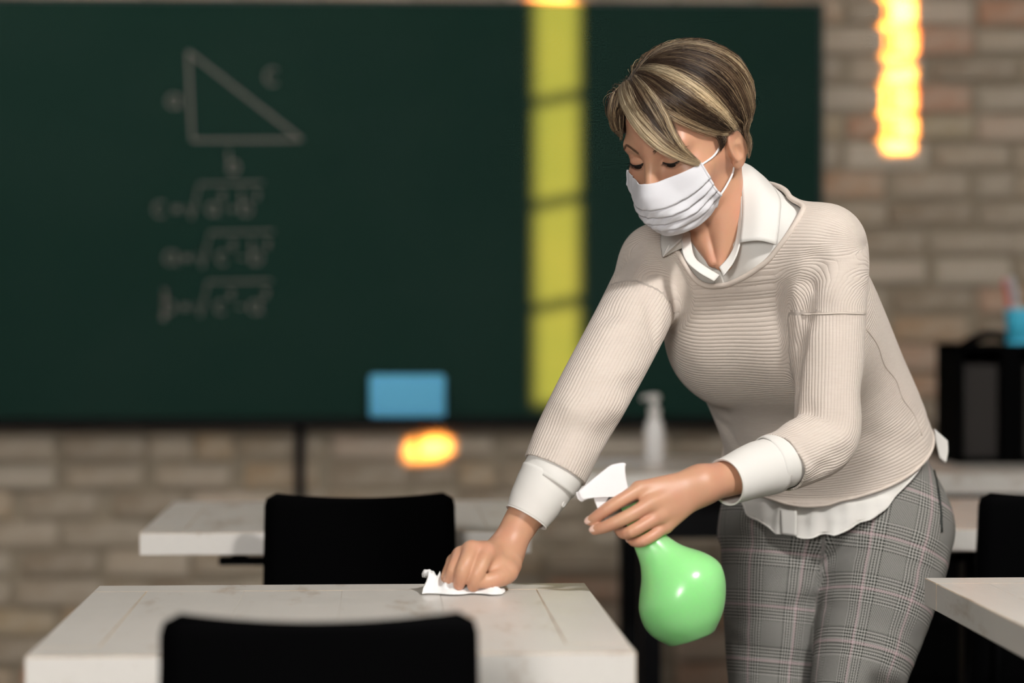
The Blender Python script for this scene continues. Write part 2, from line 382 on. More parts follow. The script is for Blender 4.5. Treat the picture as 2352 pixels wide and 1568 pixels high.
# sanitizer bottle with pump
q = P(1503, 1065, 6.22)
sb = empty('pump_bottle', (q[0], q[1], TZ)); tag(sb, 'pale translucent pump bottle of hand sanitizer standing on the long desk', 'bottle')
v, f = lathe([(0.021,0.0),(0.0255,0.004),(0.0255,0.085),(0.022,0.105),(0.013,0.118),(0.012,0.126)], 24); link('bottle_body', mesh_np('bottle_body', v, f), MATS['bottle_clear'], sb, True)
v, f = lathe([(0.0155,0.124),(0.0155,0.142),(0.008,0.146),(0.006,0.160),(0.014,0.162),(0.015,0.174),(0.010,0.178)], 20); link('pump', mesh_np('pump', v, f), MATS['pump_white'], sb, True)
tube('nozzle', [(0,0,0.170), (-0.024,-0.002,0.171), (-0.034,-0.003,0.164)], 0.0052, MATS['pump_white'], sb)
def sheet(x, y, rz, label, w_=0.16, d_=0.21):
    n = 6; v = []; f = []
    for j in range(n+1):
        for i in range(n+1): v.append(((i/n-0.5)*w_, (j/n-0.5)*d_, 0.0012+0.004*abs(math.sin(i*1.3+j))*((i/n-0.5)**2)*4))
    for j in range(n):
        for i in range(n): a = j*(n+1)+i; f.append((a, a+1, a+n+2, a+n+1))
    o = link('paper_sheet', mesh_np('paper_sheet', v, f), MATS['paper_white'], None, True); o.location = (x, y, TZ); o.rotation_euler = (0,0,rz)
    md = o.modifiers.new('thickness', 'SOLIDIFY'); md.thickness = 0.0008; md.offset = -1
    return tag(o, label, 'paper')
sheet(0.60, 6.26, 0.2, 'white sheet of paper on the desk end, away from the pump bottle', 0.21, 0.15)
sheet(0.90, 6.20, -0.3, 'small white sheet of paper on the desk beside the pump bottle', 0.10, 0.14)
# black organizer with the pen cup on it
q = P(2195, 1040, 6.2); ox0 = q[0]; OZ = 0.307
og = empty('desk_organizer', (ox0+0.20, q[1]+0.10, TZ)); tag(og, 'black desktop file organizer standing on the long desk', 'organizer')
bm = bmesh.new()
box_bm(bm, (-0.1925,0,OZ/2), (0.015,0.24,OZ)); box_bm(bm, (0.1925,0,OZ/2), (0.015,0.24,OZ)); box_bm(bm, (-0.06,0,OZ/2), (0.05,0.238,OZ-0.01))
box_bm(bm, (0,0,OZ-0.0075), (0.40,0.24,0.015)); box_bm(bm, (0,0,0.0075), (0.40,0.24,0.015)); box_bm(bm, (0,0.115,OZ/2), (0.385,0.01,OZ-0.02))
link('case', bm_mesh('case', bm, 0), MATS['black_plastic'], og)
box('folder', (-0.135, 0.0, 0.135), (0.085, 0.20, 0.238), MATS['dark_board'], og)
box('folder', (0.08, 0.0, 0.135), (0.20, 0.20, 0.238), MATS['dark_board'], og)
tube('carry_handle', [(-0.165+0.15*t, -0.03, OZ-0.006+0.030*math.sin(math.pi*t)) for t in np.linspace(0, 1, 12)], 0.012, MATS['black_plastic'], og)
q = P(2352, 790, 6.2); cz = TZ+OZ
cp = empty('pen_cup', (q[0], q[1]+0.03, cz)); tag(cp, 'bright blue pen cup standing on the black organizer', 'cup')
v, f = lathe([(0.0,0.004),(0.034,0.004),(0.0375,0.088),(0.0395,0.090),(0.0400,0.086),(0.0365,0.0),(0.0,0.0)], 28, False); link('cup_wall', mesh_np('cup_wall', v, f), MATS['cup_blue'], cp, True)
v, f = lathe([(0.0385,0.0),(0.0388,0.010),(0.0372,0.010)], 28, False); link('foot_ring', mesh_np('foot_ring', v, f), MATS['cup_blue'], cp, True)
def pen(dx, dy, lx_, ly_, L, m, label, r=0.0062):
    b = np.array([q[0]+dx, q[1]+0.03+dy, cz+0.006]); d = np.array([lx_, ly_, 1.0]); d /= np.linalg.norm(d)
    t = empty('pen', b); tag(t, label, 'pen')
    tube('barrel', [d*L*s for s in (0, 0.5, 0.8)], r, MATS[m], t); tube('cap', [d*L*s for s in (0.78, 0.95, 1.0)], [r*1.18, r*1.18, r*0.8], MATS[m], t)
    tube('clip', [d*L*0.98+np.array([0,-r*1.5,0]), d*L*0.84+np.array([0,-r*1.6,0])], 0.0014, MATS['pen_grey'], t)
pen(-0.018, -0.004, -0.16, 0.0, 0.165, 'pen_red', 'dull red pen leaning out of the blue cup', 0.0075)
pen(-0.006, 0.012, -0.10, 0.02, 0.168, 'pen_grey', 'light grey pen standing in the blue cup', 0.0085)
pen(-0.010, -0.016, -0.07, 0.0, 0.135, 'pen_grey', 'short pale pen in front in the blue cup', 0.0075)
pen(0.012, 0.006, 0.08, 0.05, 0.150, 'pen_ochre', 'ochre brown pencil in the blue cup', 0.006)
# ================================================================== distance-field modelling
FH = np.array([math.sin(YAW), math.cos(YAW), 0.0]); UZ = np.array([0, 0, 1.0])
def unit(v): v = np.asarray(v, float); return v/np.linalg.norm(v)
def smin(a, b, k):
    h = np.maximum(k-np.abs(a-b), 0)/k; return np.minimum(a, b)-h*h*k*0.25
def smax(a, b, k): return -smin(-a, -b, k)
def ell(p, c, r, R=None):
    q = p-np.asarray(c, float)
    if R is not None: q = q@np.asarray(R, float).T
    r = np.asarray(r, float); k0 = np.linalg.norm(q/r, axis=1); k1 = np.linalg.norm(q/(r*r), axis=1)+1e-9
    return k0*(k0-1)/k1
def cone(p, a, b, ra, rb):
    a = np.asarray(a, float); b = np.asarray(b, float); ba = b-a; pa = p-a
    h = np.clip(pa@ba/(ba@ba), 0, 1); return np.linalg.norm(pa-h[:, None]*ba, axis=1)-(ra+(rb-ra)*h)
def limb(p, pts, rad, sub=4, k=0):
    s = spline(np.column_stack([np.asarray(pts, float), np.asarray(rad, float)]), sub); d = None
    for i in range(len(s)-1):
        e = cone(p, s[i, :3], s[i+1, :3], s[i, 3], s[i+1, 3]); d = e if d is None else np.minimum(d, e)
    return d
def axis_param(p, C):
    """nearest point of a polyline: index position (float) and squared distance"""
    best = np.full(len(p), 1e9); bt = np.zeros(len(p))
    for i in range(len(C)-1):
        ba = C[i+1]-C[i]; pa = p-C[i]; h = np.clip(pa@ba/(ba@ba), 0, 1); d = ((pa-h[:, None]*ba)**2).sum(1)
        m = d < best; best[m] = d[m]; bt[m] = i+h[m]
    return bt, best
class Loft:
    """elliptical sections along a spine; st rows: x, y, z, a, bf, bb, yaw_degrees"""
    def __init__(s, st, sub=4):
        d = spline(st, sub); s.C = d[:, :3]; T = np.gradient(s.C, axis=0); T /= np.linalg.norm(T, axis=1)[:, None]
        X = np.array([math.cos(math.radians(y))*RGT-math.sin(math.radians(y))*FH for y in d[:, 6]])
        X = X-T*(X*T).sum(1)[:, None]; X /= np.linalg.norm(X, axis=1)[:, None]; Y = np.cross(T, X)
        if (Y[0]@FH) > 0: Y = -Y
        s.T, s.X, s.Y, s.a, s.bf, s.bb = T, X, Y, d[:, 3], d[:, 4], d[:, 5]
        s.L = np.concatenate([[0], np.cumsum(np.linalg.norm(np.diff(s.C, axis=0), axis=1))])
    def coords(s, p):
        t, _ = axis_param(p, s.C); i = np.minimum(t.astype(int), len(s.C)-2); f = (t-i)[:, None]
        lerp = lambda A: A[i]*(1-f)+A[i+1]*f if A.ndim > 1 else A[i]*(1-f[:, 0])+A[i+1]*f[:, 0]
        q = p-lerp(s.C); x = (q*lerp(s.X)).sum(1); y = (q*lerp(s.Y)).sum(1); z = (q*lerp(s.T)).sum(1)
        return x, y, z, lerp(s.a), lerp(s.bf), lerp(s.bb), lerp(s.L)
    def __call__(s, p, off=0.0):
        x, y, z, a, bf, bb, _ = s.coords(p); b = np.where(y > 0, bf, bb)+off; a = a+off; c = np.minimum(a, b)
        k0 = np.sqrt((x/a)**2+(y/b)**2+(z/c)**2)+1e-9; k1 = np.sqrt((x/a**2)**2+(y/b**2)**2+(z/c**2)**2)+1e-9
        return k0*(k0-1)/k1
def sdf_grid(fn, lo, hi, h, cf=4):
    lo = np.asarray(lo, float); n = np.ceil((np.asarray(hi, float)-lo)/h/cf).astype(int)
    H = h*cf; ax = [lo[i]+(np.arange(n[i])+0.5)*H for i in range(3)]
    g = np.stack(np.meshgrid(*ax, indexing='ij'), -1).reshape(-1, 3); cv = fn(g)
    act = np.abs(cv) < H*1.6+0.004
    full = np.repeat(np.repeat(np.repeat(cv.reshape(n).astype(np.float32), cf, 0), cf, 1), cf, 2)
    idx = np.stack(np.unravel_index(np.nonzero(act)[0], n), 1)*cf
    o = np.stack(np.meshgrid(*[np.arange(cf)]*3, indexing='ij'), -1).reshape(-1, 3)
    ii = (idx[:, None, :]+o[None]).reshape(-1, 3)
    for s in range(0, len(ii), 400000):
        j = ii[s:s+400000]; full[j[:, 0], j[:, 1], j[:, 2]] = fn(lo+(j+0.5)*h)
    return full, lo+0.5*h
def surface_nets(v, org, h):
    s = v < 0; c = [s[i:s.shape[0]-1+i, j:s.shape[1]-1+j, k:s.shape[2]-1+k] for i in (0, 1) for j in (0, 1) for k in (0, 1)]
    n = sum(x.astype(np.int8) for x in c); act = (n > 0) & (n < 8); cell = np.argwhere(act)
    idx = -np.ones(act.shape, np.int32); idx[act] = np.arange(len(cell))
    acc = np.zeros((len(cell), 3)); cnt = np.zeros(len(cell))
    cr = [(i, j, k) for i in (0, 1) for j in (0, 1) for k in (0, 1)]
    val = {q: v[cell[:, 0]+q[0], cell[:, 1]+q[1], cell[:, 2]+q[2]] for q in cr}
    for q in cr:
        for a in range(3):
            if q[a] == 0:
                r = list(q); r[a] = 1; r = tuple(r); A, B = val[q], val[r]; m = (A < 0) != (B < 0)
                t = np.where(m, A/(A-B+1e-20), 0); pt = np.tile(np.array(q, float), (len(cell), 1)); pt[:, a] += t
                acc[m] += pt[m]; cnt[m] += 1
    V = org+h*(cell+acc/np.maximum(cnt, 1)[:, None]); F = []
    for a in range(3):
        sl0 = [slice(None)]*3; sl1 = [slice(None)]*3; sl0[a] = slice(0, -1); sl1[a] = slice(1, None)
        e = np.argwhere(s[tuple(sl0)] != s[tuple(sl1)]); b, c_ = (a+1) % 3, (a+2) % 3
        ok = (e[:, b] > 0) & (e[:, c_] > 0) & (e[:, b] < idx.shape[b]) & (e[:, c_] < idx.shape[c_]); e = e[ok]
        def at(db, dc):
            q = e.copy(); q[:, b] -= db; q[:, c_] -= dc; return idx[q[:, 0], q[:, 1], q[:, 2]]
        q = np.stack([at(1, 1), at(0, 1), at(0, 0), at(1, 0)], 1)
        fl = s[e[:, 0], e[:, 1], e[:, 2]]; q[~fl] = q[~fl][:, ::-1]; F.append(q)
    F = np.concatenate(F); return V, F[(F >= 0).all(1)]
def relax(V, F, it=2, lam=0.5):
    E = np.concatenate([F[:, [i, (i+1) % F.shape[1]]] for i in range(F.shape[1])]); n = len(V)
    deg = np.bincount(E[:, 0], minlength=n)+np.bincount(E[:, 1], minlength=n)
    for _ in range(it):
        S = np.zeros_like(V)
        for k in range(3): S[:, k] = np.bincount(E[:, 0], V[E[:, 1], k], n)+np.bincount(E[:, 1], V[E[:, 0], k], n)
        V = V+lam*(S/np.maximum(deg, 1)[:, None]-V)
    return V
def sdf_mesh(fn, lo, hi, h, it=1):
    g, o = sdf_grid(fn, lo, hi, h); V, F = surface_nets(g, o, h); return (relax(V, F, it) if it else V), F
def clip_mesh(V, F, g):
    """keep the side g(V) > 0 with a clean cut; F quads or tris -> tris"""
    if F.shape[1] == 4: F = np.concatenate([F[:, [0, 1, 2]], F[:, [0, 2, 3]]])
    s = g(V); pos = s > 0; k = pos[F].sum(1); out = [F[k == 3]]; new = []; cache = {}; nv = [len(V)]
    def cut(i, j):
        key = (min(i, j), max(i, j))
        if key not in cache:
            t = s[i]/(s[i]-s[j]); new.append(V[i]+(V[j]-V[i])*t); cache[key] = nv[0]; nv[0] += 1
        return cache[key]
    ex = []
    for f in F[(k > 0) & (k < 3)]:
        poly = []
        for a, b in ((0, 1), (1, 2), (2, 0)):
            i, j = f[a], f[b]
            if pos[i]: poly.append(i)
            if pos[i] != pos[j]: poly.append(cut(i, j))
        for m in range(1, len(poly)-1): ex.append((poly[0], poly[m], poly[m+1]))
    if ex: out.append(np.array(ex))
    F = np.concatenate(out); V = np.vstack([V, np.array(new)]) if new else V
    u, inv = np.unique(F, return_inverse=True); return V[u], inv.reshape(F.shape)
def join(parts):
    v = []; f = []; b = 0
    for V, F in parts:
        if F.shape[1] == 3: F = np.column_stack([F, F[:, 2]]) if False else F
        v.append(V); f.append(F+b); b += len(V)
    return np.vstack(v), f
def tri(F): return np.concatenate([F[:, [0, 1, 2]], F[:, [0, 2, 3]]]) if F.shape[1] == 4 else F
def merge(parts):
    v = []; f = []; b = 0
    for V, F in parts: v.append(V); f.append(tri(F)+b); b += len(V)
    return np.vstack(v), np.concatenate(f)
def plane3(a, b, c, keep):
    n = unit(np.cross(b-a, c-a)); n = n if (keep-a)@n > 0 else -n; return lambda p: (p-a)@n
def trace(fn, xy, z0=2.9, z1=4.4, off=0.0):
    """depth at which the rays through pixels xy meet the surface fn = off (z1 where they miss)"""
    xy = np.asarray(xy, float); D = FWD+RGT*((xy[:, :1]-1176)/FPX)+UPV*(-(xy[:, 1:]-784)/FPX); Z = np.full(len(xy), z0)
    for _ in range(90): Z = np.minimum(Z+np.clip(fn(CAM+D*Z[:, None])-off, -0.02, 0.05)*0.8, z1)
    return CAM+D*Z[:, None], Z
def point_attr(me, name, val):
    a = me.attributes.new(name, 'FLOAT', 'POINT'); a.data.foreach_set('value', np.asarray(val, np.float32))
def color_attr(me, name, val):
    a = me.color_attributes.new(name, 'FLOAT_COLOR', 'POINT'); c = np.ones((len(val), 4), np.float32); c[:, :3] = val; a.data.foreach_set('color', c.ravel())
# ================================================================== the person
def m_skin():
    n = NT('skin'); co = n.obj(); a = n.noise(co, 22, 4); b = n.noise(co, 420, 2)
    c = n.mix(n.ramp(a, [(0.35, 0), (0.7, 1)]), (0.565,0.31,0.190), (0.565,0.272,0.175))
    n.set(Base_Color=c, Roughness=0.40); n.b.inputs['Subsurface Weight'].default_value = 0.12; n.b.inputs['Subsurface Radius'].default_value = (0.012,0.004,0.002)
    n.b.inputs['Subsurface Scale'].default_value = 0.6; n.b.inputs['Specular IOR Level'].default_value = 0.4; n.bump(b, 0.10, 0.0008)
def m_knit():
    n = NT('knit'); r = n.attr('rib').outputs['Fac']; w = n.math('SINE', n.math('MULTIPLY', r, 6.2832)); co = n.obj()
    h = n.math('POWER', n.math('MULTIPLY_ADD', w, 0.5, 0.5), 0.32); fz = n.noise(co, 900, 2)
    c = n.mix(n.math('MULTIPLY', n.ramp(n.noise(n.scale(co, (60,60,420)), 1.0, 3), [(0.3, 0), (0.7, 1)]), 0.25), (0.625,0.54,0.47), (0.73,0.665,0.60))
    n.set(Base_Color=c, Roughness=0.92); n.b.inputs['Specular IOR Level'].default_value = 0.1
    n.b.inputs['Sheen Weight'].default_value = 0.15
    n.bump(n.math('MULTIPLY_ADD', fz, 0.35, h), 0.60, 0.0015)
def m_cloth(name, col):
    n = NT(name); co = n.obj(); f = n.noise(co, 1500, 2); n.set(Base_Color=col, Roughness=0.8); n.b.inputs['Specular IOR Level'].default_value = 0.2; n.bump(f, 0.12, 0.0006)
def m_plaid():
    n = NT('plaid'); u = n.attr('pu').outputs['Fac']; v = n.attr('pv').outputs['Fac']
    def yarn(x, ph):
        s = n.math('FRACT', n.math('ADD', n.math('DIVIDE', x, 0.084), ph)); d = n.math('ABSOLUTE', n.math('SUBTRACT', s, 0.5))
        zone = n.math('LESS_THAN', d, 0.27)                                    # the lined half of the repeat
        wide = n.math('GREATER_THAN', n.math('SINE', n.math('MULTIPLY', x, 6.2832/0.0050)), 0.0)
        fine = n.math('GREATER_THAN', n.math('SINE', n.math('MULTIPLY', x, 6.2832/0.0021)), 0.0)
        t = n.math('ADD', n.math('MULTIPLY', zone, wide), n.math('MULTIPLY', n.math('SUBTRACT', 1.0, zone), fine))
        pink = n.math('LESS_THAN', n.math('ABSOLUTE', n.math('SUBTRACT', d, 0.0)), 0.026)
        return n.mix(pink, n.mix(t, (0.011,0.015,0.010), (0.375,0.36,0.335)), (0.45,0.335,0.34))
    a = yarn(u, 0.2); b = yarn(v, 0.0)
    wv = n.math('GREATER_THAN', n.math('MULTIPLY', n.math('SINE', n.math('MULTIPLY', u, 6.2832/0.0042)), n.math('SINE', n.math('MULTIPLY', v, 6.2832/0.0042))), 0.0)
    f = n.math('MULTIPLY_ADD', wv, 0.56, 0.22)
    n.set(Base_Color=n.mix(f, a, b), Roughness=0.85); n.b.inputs['Specular IOR Level'].default_value = 0.15
    n.bump(n.noise(n.obj(), 1100, 2), 0.15, 0.0006)
m_skin(); m_knit(); m_cloth('shirt_cotton', (0.72,0.695,0.655)); m_cloth('mask_cotton', (0.66,0.65,0.675)); m_plaid()
plain('dark_trim', (0.006,0.010,0.007), 0.6); plain('iris_dark', (0.012,0.007,0.005), 0.15); plain('eye_white', (0.62,0.56,0.52), 0.25); plain('lash', (0.010,0.006,0.004), 0.6)
plain('nail', (0.80,0.55,0.45), 0.18); plain('shoe_leather', (0.02,0.018,0.016), 0.4); plain('loop_white', (0.80,0.79,0.78), 0.7); plain('shirt_button', (0.78,0.76,0.72), 0.3); plain('brow', (0.16,0.085,0.045), 0.8)

person = empty('person', (0.62, 3.72, 0)); bpy.context.view_layer.update()
tag(person, 'person in beige sweater, white shirt, plaid trousers and face mask bending to wipe the table', 'person')
PL = np.array(person.location)
def part(name, V, F, mat, parent=person, smooth=True, base=None):
    """mesh given in world coordinates, stored relative to the person"""
    o = link(name, mesh_np(name, np.asarray(V)-PL, F), mat, parent, smooth); return o
# ---- head frame: x her left, y forward, z up
HY, HPITCH = math.radians(40), math.radians(27); HO = P(1576, 345, 3.50)
hL = math.cos(HY)*RGT-math.sin(HY)*FH; hFh = -math.sin(HY)*RGT-math.cos(HY)*FH
hF = math.cos(HPITCH)*hFh-math.sin(HPITCH)*UZ; hU = math.cos(HPITCH)*UZ+math.sin(HPITCH)*hFh
HR = np.array([hL, hF, hU])
def hl(p): return (p-HO)@HR.T                 # world -> head
def hw(q): return HO+np.asarray(q, float)@HR   # head -> world
NECKB = P(1697, 535, 3.572)
def sym(q): q = q.copy(); q[:, 0] = np.abs(q[:, 0]); return q
def head_sdf(p):
    q = hl(p); s = sym(q)
    d = ell(q, (0,-0.014,0.050), (0.0735,0.097,0.083))
    d = smin(d, ell(q, (0,0.030,-0.024), (0.0510,0.060,0.070)), 0.035)
    d = smin(d, ell(q, (0,0.064,-0.070), (0.024,0.028,0.025)), 0.030)                # chin
    d = smin(d, ell(s, (0.0415,0.053,-0.013), (0.0235,0.027,0.025)), 0.022)            # cheekbone
    d = smin(d, cone(s, (0.0,0.0810,0.039), (0.044,0.064,0.038), 0.010, 0.010), 0.018) # brow
    d = smax(d, -ell(s, (0.0310,0.0945,0.0180), (0.0185,0.0125,0.0110)), 0.014)       # socket
    d = smin(d, ell(s, (0.0305,0.0705,0.0185), (0.0155,0.0130,0.0115)), 0.0060)       # lowered lid over the eyeball
    fr = (s[:, 1] > 0.06)
    d = d+0.0015*np.exp(-((np.hypot((s[:, 0]-0.0305)/1.3, s[:, 2]-0.0140)-0.0120)/0.0011)**2)*(s[:, 2] > 0.019)*fr   # lid crease
    d = d+0.0012*np.exp(-((s[:, 2]-0.0140-0.0040*((s[:, 0]-0.0305)/0.015)**2)/0.0010)**2)*np.exp(-((s[:, 0]-0.0305)/0.014)**4)*fr      # lash line
    n = cone(q, (0,0.0800,0.032), (0,0.1080,-0.024), 0.0072, 0.0100)
    n = smin(n, ell(s, (0.0105,0.0960,-0.030), (0.0080,0.0100,0.0075)), 0.010); d = smin(d, n, 0.013)
    d = smin(d, ell(q, (0,0.084,-0.058), (0.022,0.010,0.012)), 0.014)                 # lips
    d = smin(d, ell(s, (0,-0.014,-0.004), (0.0690,0.052,0.042)), 0.02)                # temples and angle of the jaw
    # ear
    ca, sa = math.cos(0.30), math.sin(0.30); e = s-np.array([0.0680,-0.006,-0.0085]); ex = e[:, 0]*ca+e[:, 1]*sa; ey = -e[:, 0]*sa+e[:, 1]*ca
    tb = 0.16; ez = e[:, 2]*math.cos(tb)+ey*math.sin(tb); ey2 = ey*math.cos(tb)-e[:, 2]*math.sin(tb)
    E = np.stack([ex, ey2, ez], 1)/0.90
    ear = ell(E, (0.009,-0.012,0.002), (0.0075,0.0165,0.0290))
    ear = smin(ear, ell(E, (0.006,-0.004,-0.022), (0.0055,0.0095,0.0110)), 0.008)
    rim = np.hypot((np.hypot((E[:, 1]+0.012)/0.0150, (E[:, 2]-0.003)/0.0270)-1)*0.0175, E[:, 0]-0.0125)-0.0032
    ear = smin(ear, np.where(E[:, 2] > -0.017, rim, 1), 0.003)
    ear = smax(ear, -ell(E, (0.0185,-0.0085,-0.001), (0.0085,0.0080,0.0140)), 0.004)
    ear = smax(ear, -ell(E, (0.0185,-0.0130,0.0150), (0.0065,0.0075,0.0075)), 0.004)
    ear = smin(ear, ell(E, (0.008,0.0010,-0.003), (0.0045,0.0040,0.0065)), 0.004)      # tragus
    return smin(d, ear, 0.007)
def neck_sdf(p):
    d = limb(p, [hw((0,-0.034,0.005)), hw((0,-0.026,-0.045)), P(1650,470,3.545), P(1690,540,3.575), P(1720,600,3.60)], [0.056,0.050,0.048,0.056,0.075])
    a = cone(p, hw((0.046,-0.028,-0.040)), P(1655,606,3.512), 0.012, 0.009)              # sternomastoid
    b = cone(p, hw((-0.046,-0.028,-0.040)), P(1638,600,3.515), 0.012, 0.009); return smin(d, np.minimum(a, b), 0.032)
# ---- torso sections
TOR = np.array([np.r_[P(x, y, Z), a, bf, bb, yw] for x, y, Z, a, bf, bb, yw in (
    (1912,1165,3.845,.182,.141,.120,14), (1908,1090,3.84,.177,.133,.118,15), (1893,990,3.81,.164,.122,.115,18), (1850,880,3.765,.162,.117,.112,22),
    (1800,770,3.70,.166,.114,.110,26), (1757,665,3.635,.162,.104,.105,29), (1722,590,3.592,.140,.084,.095,30), (1702,535,3.572,.095,.064,.075,30), (1688,492,3.557,.062,.055,.062,30))])
torso = Loft(TOR)
LS, LE, LW = P(1888,566,3.50), P(1895,1005,3.49), P(1622,1110,3.345)
RS, RE, RW = P(1514,604,3.64), P(1366,896,3.45), P(1163,1264,3.395)
LARM = ([P(1894,566,3.50), P(1904,645,3.497), P(1905,770,3.497), P(1902,900,3.495), P(1893,1002,3.488), P(1835,1040,3.455), P(1790,1058,3.428), P(1738,1080,3.405)], [.056,.0555,.0515,.0490,.0500,.0475,.0455,.0430])
RARM = ([P(1512,602,3.64), P(1478,680,3.59), P(1439,760,3.54), P(1366,896,3.45), P(1308,1005,3.432), P(1275,1078,3.422), P(1240,1140,3.415)], [.053,.0545,.0545,.0530,.0500,.0475,.0450])
def sweater_base(p, off=0.0):
    d = torso(p, off)
    X, Y = torso.X[20], torso.Y[20]
    for s in (-1, 1):
        c = P(1775,735,3.66)+X*s*0.068+Y*0.064; d = smin(d, ell(p, c, (0.068+off,0.060+off,0.072+off), np.array([torso.X[20], torso.Y[20], torso.T[20]])), 0.085)
    sh = np.minimum(cone(p, NECKB, LS, 0.066+off, 0.056+off), cone(p, NECKB, RS, 0.064+off, 0.053+off)); d = smin(d, sh, 0.06)
    la = limb(p, LARM[0], np.array(LARM[1])+off); ra = limb(p, RARM[0], np.array(RARM[1])+off)
    return smin(smin(d, la, 0.030), ra, 0.030)
# folds: pixels along the crease on the cloth, width, depth (>0 valley)
FOLDS = [(1908,548,1872,596,.012,.010), (1872,596,1852,655,.010,.017), (1852,655,1846,725,.010,.020), (1846,725,1834,800,.010,.016), (1834,800,1826,890,.010,.011), (1826,890,1822,960,.010,.006),
         (1508,790,1500,720,.010,.007), (1500,720,1480,660,.012,.005),
         (1846,1000,1905,1003,.010,.006), (1850,985,1930,970,.010,.005), (1840,1022,1915,1040,.010,.006), (1855,1045,1900,1075,.010,.005), (1830,985,1862,945,.012,.004),
         (1812,1005,1850,1082,.010,-.003), (1880,1085,1940,1040,.012,.004),
         (1855,690,1880,605,.012,.008), (1848,720,1905,700,.010,.004), (1850,660,1930,600,.014,.004), (1856,745,1930,735,.012,.003),
         (1500,760,1420,770,.012,.006), (1498,740,1400,720,.014,.005), (1492,800,1400,830,.014,.004), (1455,880,1330,905,.016,.005), (1430,935,1310,930,.014,-.003), (1400,985,1270,990,.016,.005), (1385,1010,1250,1030,.012,.003),
         (1500,700,1420,650,.016,.004), (1665,985,1740,1040,.014,.008), (1660,950,1800,1020,.020,.006), (1690,1020,1800,1060,.016,.004), (1980,900,2110,960,.022,.003), (1990,1000,2100,1030,.02,.003)]
_fp = []
for x0, y0, x1, y1, w_, dp in FOLDS:
    q, _z = trace(sweater_base, [(x0, y0), (x1, y1)]); _fp.append((q[0], q[1], w_, dp))
def sweater_sdf(p, off=0.0):
    d = sweater_base(p, off)
    for a, b, w_, dp in _fp: d = d+dp*np.exp(-(cone(p, a, b, 0, 0)/w_)**2)
    return d
BB0, BB1 = P(1150,1568,3.2), P(2260,380,4.05)
lo = np.array([min(BB0[0], BB1[0])-.06, 3.15, 0.66]); hi = np.array([1.05, 4.12, 1.42])
SV, SF = sdf_mesh(sweater_sdf, lo, hi, 0.0045, 2)
def neck_cut(p):
    d = p-NECKB; x, y, t = d@torso.X[26], d@torso.Y[26], d@torso.T[26]
    front = np.interp(x, [-.125,-.108,-.088,-.068,-.056,-.045,-.028,0,.038,.075,.110,.128,.145], [.30,.050,.036,.016,-.010,-.029,-.038,-.0375,-.025,-.007,.022,.042,.30])
    back = np.interp(x, [-.125,-.105,0,.105,.128,.145], [.30,.048,.040,.046,.050,.30]); w = np.clip((y+0.01)/0.03, 0, 1); return front*w+back*(1-w)-t
_n = trace(sweater_base, [(2100,1082), (1836,1163)])[0]
hem_pl = plane3(_n[0], _n[1], P(1664,1116,3.80), P(1800,800,3.7))
ldir, rdir = unit(P(1790,1058,3.428)-P(1893,1002,3.488)), unit(P(1275,1078,3.422)-P(1366,896,3.45))
# cuff ends of the sleeves; the planes only act near the arm they belong to
def sl_cut(p):
    gl = -((p-P(1788,1059,3.428))@unit(ldir+0.10*RGT)); gr = -((p-P(1276,1080,3.422))@rdir)
    nl = limb(p, LARM[0][3:], LARM[1][3:], 2) < 0.02; nr = limb(p, RARM[0][3:], RARM[1][3:], 2) < 0.03
    g = np.ones(len(p)); g = np.where(nl, np.minimum(g, gl), g); return np.where(nr, np.minimum(g, gr), g)
SV, SF = clip_mesh(SV, SF, neck_cut); SV, SF = clip_mesh(SV, SF, lambda p: np.where(limb(p, LARM[0][3:], LARM[1][3:], 2) < 0.012, 1, hem_pl(p))); SV, SF = clip_mesh(SV, SF, sl_cut)
def biggest(V, F, n=1):
    lab = np.arange(len(V))
    while True:
        m = lab[F].min(1); new = lab.copy(); np.minimum.at(new, F[:, 0], m); np.minimum.at(new, F[:, 1], m); np.minimum.at(new, F[:, 2], m); new = new[new]
        if (new == lab).all(): break
        lab = new
    fl = lab[F[:, 0]]; u, c = np.unique(fl, return_counts=True); keep = u[np.argsort(-c)[:n]]; F = F[np.isin(fl, keep)]
    u, inv = np.unique(F, return_inverse=True); return V[u], inv.reshape(F.shape)
SV, SF = biggest(SV, SF)
RIB = 0.0048
